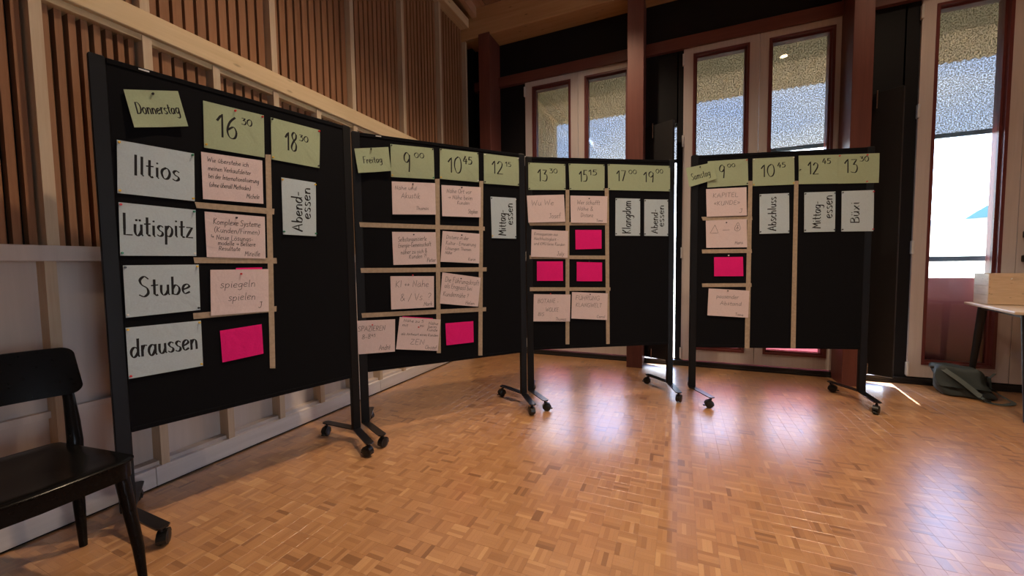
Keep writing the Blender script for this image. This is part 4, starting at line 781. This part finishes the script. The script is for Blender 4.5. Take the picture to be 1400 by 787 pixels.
for i, (k, Q, col, rot, lab, sty, pins, texts, lift) in enumerate(CARDS):
    rnd = random.Random(100 + i)
    base = .0032 if lift >= 0 else .0024
    if lift < 0: lift = 0
    cs = rnd.uniform(.25, .75); am = .0010 + lift * .8
    if col == 'p': bul = lambda s, t, am=am, cs=cs: am * (t ** 1.5) + .0015 * (1 - abs(2 * s - 1)) * (t * .5) + .0006 * math.sin(7 * s + 3 * cs) ** 2
    elif lift > .008: bul = lambda s, t, lf=lift: lf * (.25 + 1.0 * (t ** 1.2)) * (.6 + .5 * abs(2 * s - 1))
    else: bul = lambda s, t, am=am, cs=cs: am * (math.sin(PI * t) * .8 + .4 * math.sin(PI * s) * cs)
    m, P, c = sheet(k, Q, base + (lift if lift < .003 else 0), .0006, 8, 6, bul)
    o = m.build(NAME[col], M[MATN[col]]); place(o, k, c)
    tag(o, lab, 'card' if col != 'p' else 'note', GRP[col])
    if texts:
        w = (math.hypot(Q[1][0] - Q[0][0], Q[1][1] - Q[0][1]) + math.hypot(Q[2][0] - Q[3][0], Q[2][1] - Q[3][1])) / 2
        h = (math.hypot(Q[3][0] - Q[0][0], Q[3][1] - Q[0][1]) + math.hypot(Q[2][0] - Q[1][0], Q[2][1] - Q[1][1])) / 2
        dark = sty == 'K' or 'Komplexe' in lab or 'Michele' in lab
        for tx in texts:
            tm = MB()
            s_, a0, a1, bs, cp = tx[:5]; rise = tx[5] if len(tx) > 5 else 0
            if rot:     # written upwards on an upright sheet
                def to(x, y, w=w, h=h): return P(min(1, max(0, (w - y) / w)), min(1, max(0, 1 - x / h)), .0009)
                write(tm, s_, a0 * h, a1 * h, w - bs * w, cp * w, to, .0095, .0040, rnd, .15)
            else:
                def to(x, y, w=w, h=h): return P(min(1, max(0, x / w)), min(1, max(0, 1 - y / h)), .0009)
                if sty == 'K': write(tm, s_, a0 * w, a1 * w, h - bs * h, cp * h, to, (.0058 if h < .18 else max(.0065, min(.0100, cp * h * .20))), (.0030 if h < .18 else max(.0034, min(.0046, cp * h * .10))), rnd, .15)
                else: write(tm, s_, a0 * w, a1 * w, h - bs * h, cp * h, to, 0, .0023 if cp > .12 else .0021, rnd, .45, .12, rise)
            tm.build('lettering', M['ink'] if dark else M['bink'], o)
    for s, t, pc in pins:
        q = P(s, t, .0006)
        if pc not in pinproto:
            pm = MB(); Mx = Matrix.Rotation(PI / 2, 4, 'X')
            pm.lathe([(.0012, -.004), (.0014, .0005), (.0045, .0012), (.0050, .003), (.0028, .0045), (.0030, .009), (.0042, .010), (.0040, .0115)], 10, Mx)
            pp = pm.build('pin', M[PINC[pc]], o, q); pinproto[pc] = pp
        else: pp = clone(pinproto[pc], o, q)
        pp['label'] = PN[pc]

# ================================================================== CHAIR
def smooth_poly(P, n=8, closed=True):
    out = []; N_ = len(P)
    for i in range(N_):
        p0, p1, p2, p3 = P[(i - 1) % N_], P[i], P[(i + 1) % N_], P[(i + 2) % N_]
        for q in range(n):
            t = q / n; out.append(tuple(.5 * (2 * p1[c] + (p2[c] - p0[c]) * t + (2 * p0[c] - 5 * p1[c] + 4 * p2[c] - p3[c]) * t * t + (3 * p1[c] - p0[c] - 3 * p2[c] + p3[c]) * t ** 3) for c in (0, 1)))
    return out
# chair faces +x; local origin between the rear legs on the floor
ch = tag(empty('chair', (-2.26, .49, 0), .0), 'black lacquered wooden chair with a broad curved backrest, in the left foreground', 'chair')
CB = M['blackwoodchair']
def seat_poly(g):   # rounded trapezoid, wider in front
    fx, fy, bx, by, r = .46 + g, .245 + g, -.01 - g, .195 + g, .06
    P = []
    def arc(cx, cy, r, a0, a1, n=6):
        for k in range(n + 1):
            a = math.radians(a0 + (a1 - a0) * k / n); P.append((cx + r * math.cos(a), cy + r * math.sin(a)))
    arc(bx + .03, -by + .03, .03, 180, 270); arc(fx - r, -fy + r, r, 280, 350); 
    P.append((fx + .012, 0))
    arc(fx - r, fy - r, r, 10, 80); arc(bx + .03, by - .03, .03, 90, 180)
    return P
m = MB(); rings = [(0, .445), (.004, .449), (.004, .453), (0, .457), (-.006, .459)]
P0 = seat_poly(0); n = len(P0); vs = []
for g, z in rings:
    vs += [(x, y, z) for x, y in seat_poly(g)]
fs = [(r_ * n + i, r_ * n + (i + 1) % n, (r_ + 1) * n + (i + 1) % n, (r_ + 1) * n + i) for r_ in range(len(rings) - 1) for i in range(n)]
# dished top
lvl = [.8, .55, .25]
for li, f in enumerate(lvl):
    z = .459 - .009 * (1 - f ** 3)
    vs += [(.225 + (x - .225) * f, y * f, z) for x, y in seat_poly(-.006)]
for li in range(3):
    a = (len(rings) - 1 + li) * n; b = a + n
    fs += [(a + i, a + (i + 1) % n, b + (i + 1) % n, b + i) for i in range(n)]
fs.append(tuple((len(rings) + 2) * n + i for i in range(n))); fs.append(tuple(range(n))[::-1])
m.add(vs, fs, True); m.build('seat', CB, ch)
m = MB(); P1 = seat_poly(-.003); P2 = seat_poly(-.030)
vs = [(x, y, .390) for x, y in P1] + [(x, y, .446) for x, y in P1] + [(x, y, .446) for x, y in P2] + [(x, y, .390) for x, y in P2]
fs = [(r_ * n + i, r_ * n + (i + 1) % n, ((r_ + 1) % 4) * n + (i + 1) % n, ((r_ + 1) % 4) * n + i) for r_ in range(4) for i in range(n)]
m.add(vs, fs, True); m.build('seat_frame', CB, ch)
for s in (-1, 1):
    MB().tube([(.455, s * .235, 0), (.447, s * .231, .12), (.424, s * .209, .38), (.422, s * .206, .43)], [.0125, .0165, .021, .021], 16).build('leg', CB, ch)
    MB().tube([(.005, s * .235, 0), (.035, s * .222, .20), (.05, s * .212, .445)], [.0125, .018, .021], 16).build('leg', CB, ch)
    # back post rises from the seat's rear corner and leans back behind the backrest
    MB().tube([(.062, s * .214, .395), (.055, s * .218, .46), (.03, s * .224, .53), (.00, s * .228, .62), (-.035, s * .225, .76)], [.024, .024, .0215, .018, .014], 14, .75).build('back_post', CB, ch)
m = MB(); vs = []; nx, nz = 44, 8
def bk(i, j, side):
    u = -math.cos(PI * i / nx); y = u * .262; z = .640 + .185 * j / nz
    x = .012 - .055 * (1 - u * u) - (z - .64) * .28 + (side * .014)
    # rounded ends
    d = max(0, .035 - (1 - abs(u)) * .262); hz = (z - .7325) * (1 - (.035 - math.sqrt(max(0, .035 ** 2 - d * d))) / .0925)
    return (x, y, .7325 + hz)
for side in (0, 1):
    for j in range(nz + 1):
        for i in range(nx + 1): vs.append(bk(i, j, side))
n1 = (nx + 1) * (nz + 1); fs = []
for j in range(nz):
    for i in range(nx):
        a = j * (nx + 1) + i; fs.append((a, a + nx + 1, a + nx + 2, a + 1)); fs.append((a + n1, a + n1 + 1, a + n1 + nx + 2, a + n1 + nx + 1))
rim = [(i, 0) for i in range(nx)] + [(nx, j) for j in range(nz)] + [(nx - i, nz) for i in range(nx)] + [(0, nz - j) for j in range(nz)]
ids = [j * (nx + 1) + i for i, j in rim]
for i in range(len(ids)):
    a, b = ids[i], ids[(i + 1) % len(ids)]; fs.append((a, b, b + n1, a + n1))
m.add(vs, fs, True); br = m.build('backrest', CB, ch)
md = br.modifiers.new('b', 'BEVEL'); md.width = .004; md.segments = 2; md.limit_method = 'ANGLE'

# ================================================================== TABLE, CRATE, BAG
ta = math.atan2(-.15, -.83) + PI   # direction of the table's left edge
tb = tag(empty('table', (2.10, 3.78, 0), -math.atan2(.15, .83)), 'table with pale wooden top and black tapered legs at the right edge', 'table')
B(0, 1.6, 0, .84, .752, .772, .004).build('tabletop', M['tabletop'], tb)
B(.07, 1.53, .07, .77, .722, .752, .002).build('under_frame', M['blackwood'], tb)
for lx, ly, ox, oy in ((.085, .085, .02, -.02), (1.515, .085, -.02, -.02), (.085, .755, -.045, .045), (1.515, .755, .04, .04)):
    MB().tube([(lx + ox, ly + oy, 0), (lx, ly, .745)], [.016, .028], 16).build('leg', M['blackwood'], tb)

# wooden crate on the table: boards on four corner battens
ca = math.radians(-9)
cr_ = tag(empty('wooden_crate', (2.255, 4.335, .772), ca), 'pale pine crate with slotted handles standing on the table', 'crate')
CW, CD, CH, T = .32, .25, .245, .012
def slot_board(parent, mt, length, z0, z1, Mx, slot=True):
    m = MB(); zc0, zc1 = z1 - .055, z1 - .030; a, b = length / 2 - .048, length / 2 + .048
    P = [(0, z0), (length, z0), (length, z1), (0, z1)]
    if not slot:
        m.box(0, length, 0, T, z0, z1, Mx); return m.build('side_board', mt, parent)
    hole = []
    for k in range(7): an = PI / 2 + PI * k / 6; hole.append((a + .0125 + .0125 * math.cos(an), (zc0 + zc1) / 2 + .0125 * math.sin(an)))
    for k in range(7): an = -PI / 2 + PI * k / 6; hole.append((b - .0125 + .0125 * math.cos(an), (zc0 + zc1) / 2 + .0125 * math.sin(an)))
    bm = bmesh.new(); L0 = [bm.verts.new((x, 0, z)) for x, z in P]; H0 = [bm.verts.new((x, 0, z)) for x, z in hole]
    es = [bm.edges.new((L0[i], L0[(i + 1) % 4])) for i in range(4)] + [bm.edges.new((H0[i], H0[(i + 1) % len(H0)])) for i in range(len(H0))]
    bmesh.ops.triangle_fill(bm, edges=es, use_beauty=True)
    r = bmesh.ops.extrude_face_region(bm, geom=bm.faces[:])
    for v in [g for g in r['geom'] if isinstance(g, bmesh.types.BMVert)]: v.co.y += T
    bmesh.ops.recalc_face_normals(bm, faces=bm.faces[:]); bm.verts.index_update()
    m.add([Mx @ v.co for v in bm.verts], [[v.index for v in f.verts] for f in bm.faces]); bm.free()
    return m.build('side_board', mt, parent)
I4 = Matrix.Identity(4)
slot_board(cr_, M['crate'], CW, .004, .110, I4, False); slot_board(cr_, M['crate'], CW, .112, CH, I4)
Mb = Matrix.Translation((0, CD - T, 0)); slot_board(cr_, M['crate'], CW, .004, .110, Mb, False); slot_board(cr_, M['crate'], CW, .112, CH, Mb)
for xx in (T, CW):
    Me = Matrix.Translation((xx, T, 0)) @ Matrix.Rotation(PI / 2, 4, 'Z')
    for z0, z1 in ((.004, .074), (.076, .148), (.150, CH)): slot_board(cr_, M['crateend'], CD - 2 * T, z0, z1, Me, False)
B(T, CW - T, T, CD - T, .004, .014).build('bottom_board', M['crate'], cr_)
for x, z in ((.006, .03), (.006, .09), (.006, .14), (.006, .205)):
    MB().lathe([(.0028, -.0006), (.0028, .0006)], 8, Matrix.Translation((x, -.0002, z)) @ Matrix.Rotation(PI / 2, 4, 'X')).build('nail', M['chrome'], cr_)
for y, z in ((.02, .205), (.02, .165), (.10, .206)):
    MB().lathe([(.0032, -.0006), (.0032, .0006)], 8, Matrix.Translation((-.0002, y, z)) @ Matrix.Rotation(PI / 2, 4, 'Y')).build('nail', M['chrome'], cr_)

# shoulder bag slumped on the floor: soft body, flap, webbing strap
bag = tag(empty('shoulder_bag', (2.20, 4.42, 0), math.radians(-14)), 'grey-green canvas shoulder bag slumped on the floor under the table', 'bag')
def soft_box(L, D, H, nx, ny, nz, e, warp, name, mt):
    bm = bmesh.new(); bmesh.ops.create_cube(bm, size=2.0); bmesh.ops.subdivide_edges(bm, edges=bm.edges[:], cuts=9, use_grid_fill=True)
    for v in bm.verts:
        x, y, z = v.co; r = (abs(x) ** e + abs(y) ** e + abs(z) ** e) ** (1 / e); x, y, z = x / r, y / r, z / r
        v.co = Vector(warp(x, y, z, L, D, H))
    bm.verts.index_update(); m = MB(); m.add([v.co.copy() for v in bm.verts], [[v.index for v in f.verts] for f in bm.faces], True); bm.free()
    return m.build(name, mt, bag)
def wb(x, y, z, L, D, H):
    zz = (z + 1) / 2
    lean = -.07 * zz
    w_ = 1 - .14 * zz
    X = x * L / 2 * w_ + lean + .012 * math.sin(3 * z + 2 * y)
    Y = y * D / 2 * (1 - .22 * zz) + .035 * zz + .006 * math.sin(8 * x + 4 * z)
    Z = zz * H * (1 - .07 * (x + 1) / 2) + .006 * math.sin(6 * x + 3 * y)
    return (X, Y, max(.002, Z))
soft_box(.33, .19, .245, 9, 9, 9, 7, wb, 'body', M['bag'])
def wf(x, y, z, L, D, H):
    X, Y, Z = wb(x * .97, y, z, .33, .19, .245)
    if y < 0: Y -= .010
    Z2 = max(Z, .075) if y < .1 else max(Z, .16)
    return (X, Y - .002, Z2 + .007)
soft_box(.33, .19, .225, 9, 9, 9, 7, wf, 'flap', M['bag'])
def strap(pts, w, name, nrm=None, parent=bag, th=.003):
    C_ = []; n_ = len(pts)
    for i in range(n_ - 1):
        p0, p1, p2, p3 = [Vector(pts[max(0, min(n_ - 1, i + q))]) for q in (-1, 0, 1, 2)]
        for k in range(7):
            t = k / 7; C_.append(.5 * (2 * p1 + (p2 - p0) * t + (2 * p0 - 5 * p1 + 4 * p2 - p3) * t * t + (3 * p1 - p0 - 3 * p2 + p3) * t ** 3))
    C_.append(Vector(pts[-1])); m = MB(); vs = []
    for i, p in enumerate(C_):
        t = (C_[min(len(C_) - 1, i + 1)] - C_[max(0, i - 1)]).normalized(); u = Vector(nrm(i / len(C_))) ; sd = t.cross(u).normalized(); nn = sd.cross(t).normalized()
        for a, b in ((-1, -1), (1, -1), (1, 1), (-1, 1)): vs.append(p + sd * (w / 2 * a) + nn * (th / 2 * b))
    fs = [(4 * i + k, 4 * i + (k + 1) % 4, 4 * i + 4 + (k + 1) % 4, 4 * i + 4 + k) for i in range(len(C_) - 1) for k in range(4)] + [(3, 2, 1, 0), tuple(4 * (len(C_) - 1) + k for k in range(4))]
    m.add(vs, fs); return m.build(name, M['strap'], parent)
strap([(-.20, .03, .215), (-.17, -.03, .232), (-.11, -.085, .19), (-.04, -.112, .13), (.03, -.122, .06), (.085, -.150, .010), (.15, -.17, .006), (.21, -.13, .012)], .034, 'shoulder_strap', lambda t: (0, -1, .35) if t < .62 else (0, -.1, 1))
strap([(.21, -.13, .012), (.235, -.07, .012), (.205, -.01, .025), (.16, .0, .06), (.12, .0, .10)], .026, 'shoulder_strap', lambda t: (.25, -.2, 1))
B(.055, .10, -.158, -.125, .010, .026, .004).build('strap_buckle', M['bplast'], bag)
B(-.215, -.165, .0, .05, .205, .222, .004).build('strap_buckle', M['bplast'], bag)
strap([(.10, -.09, .19), (.14, -.03, .215), (.155, .04, .20)], .016, 'piping', lambda t: (0, 0, 1))
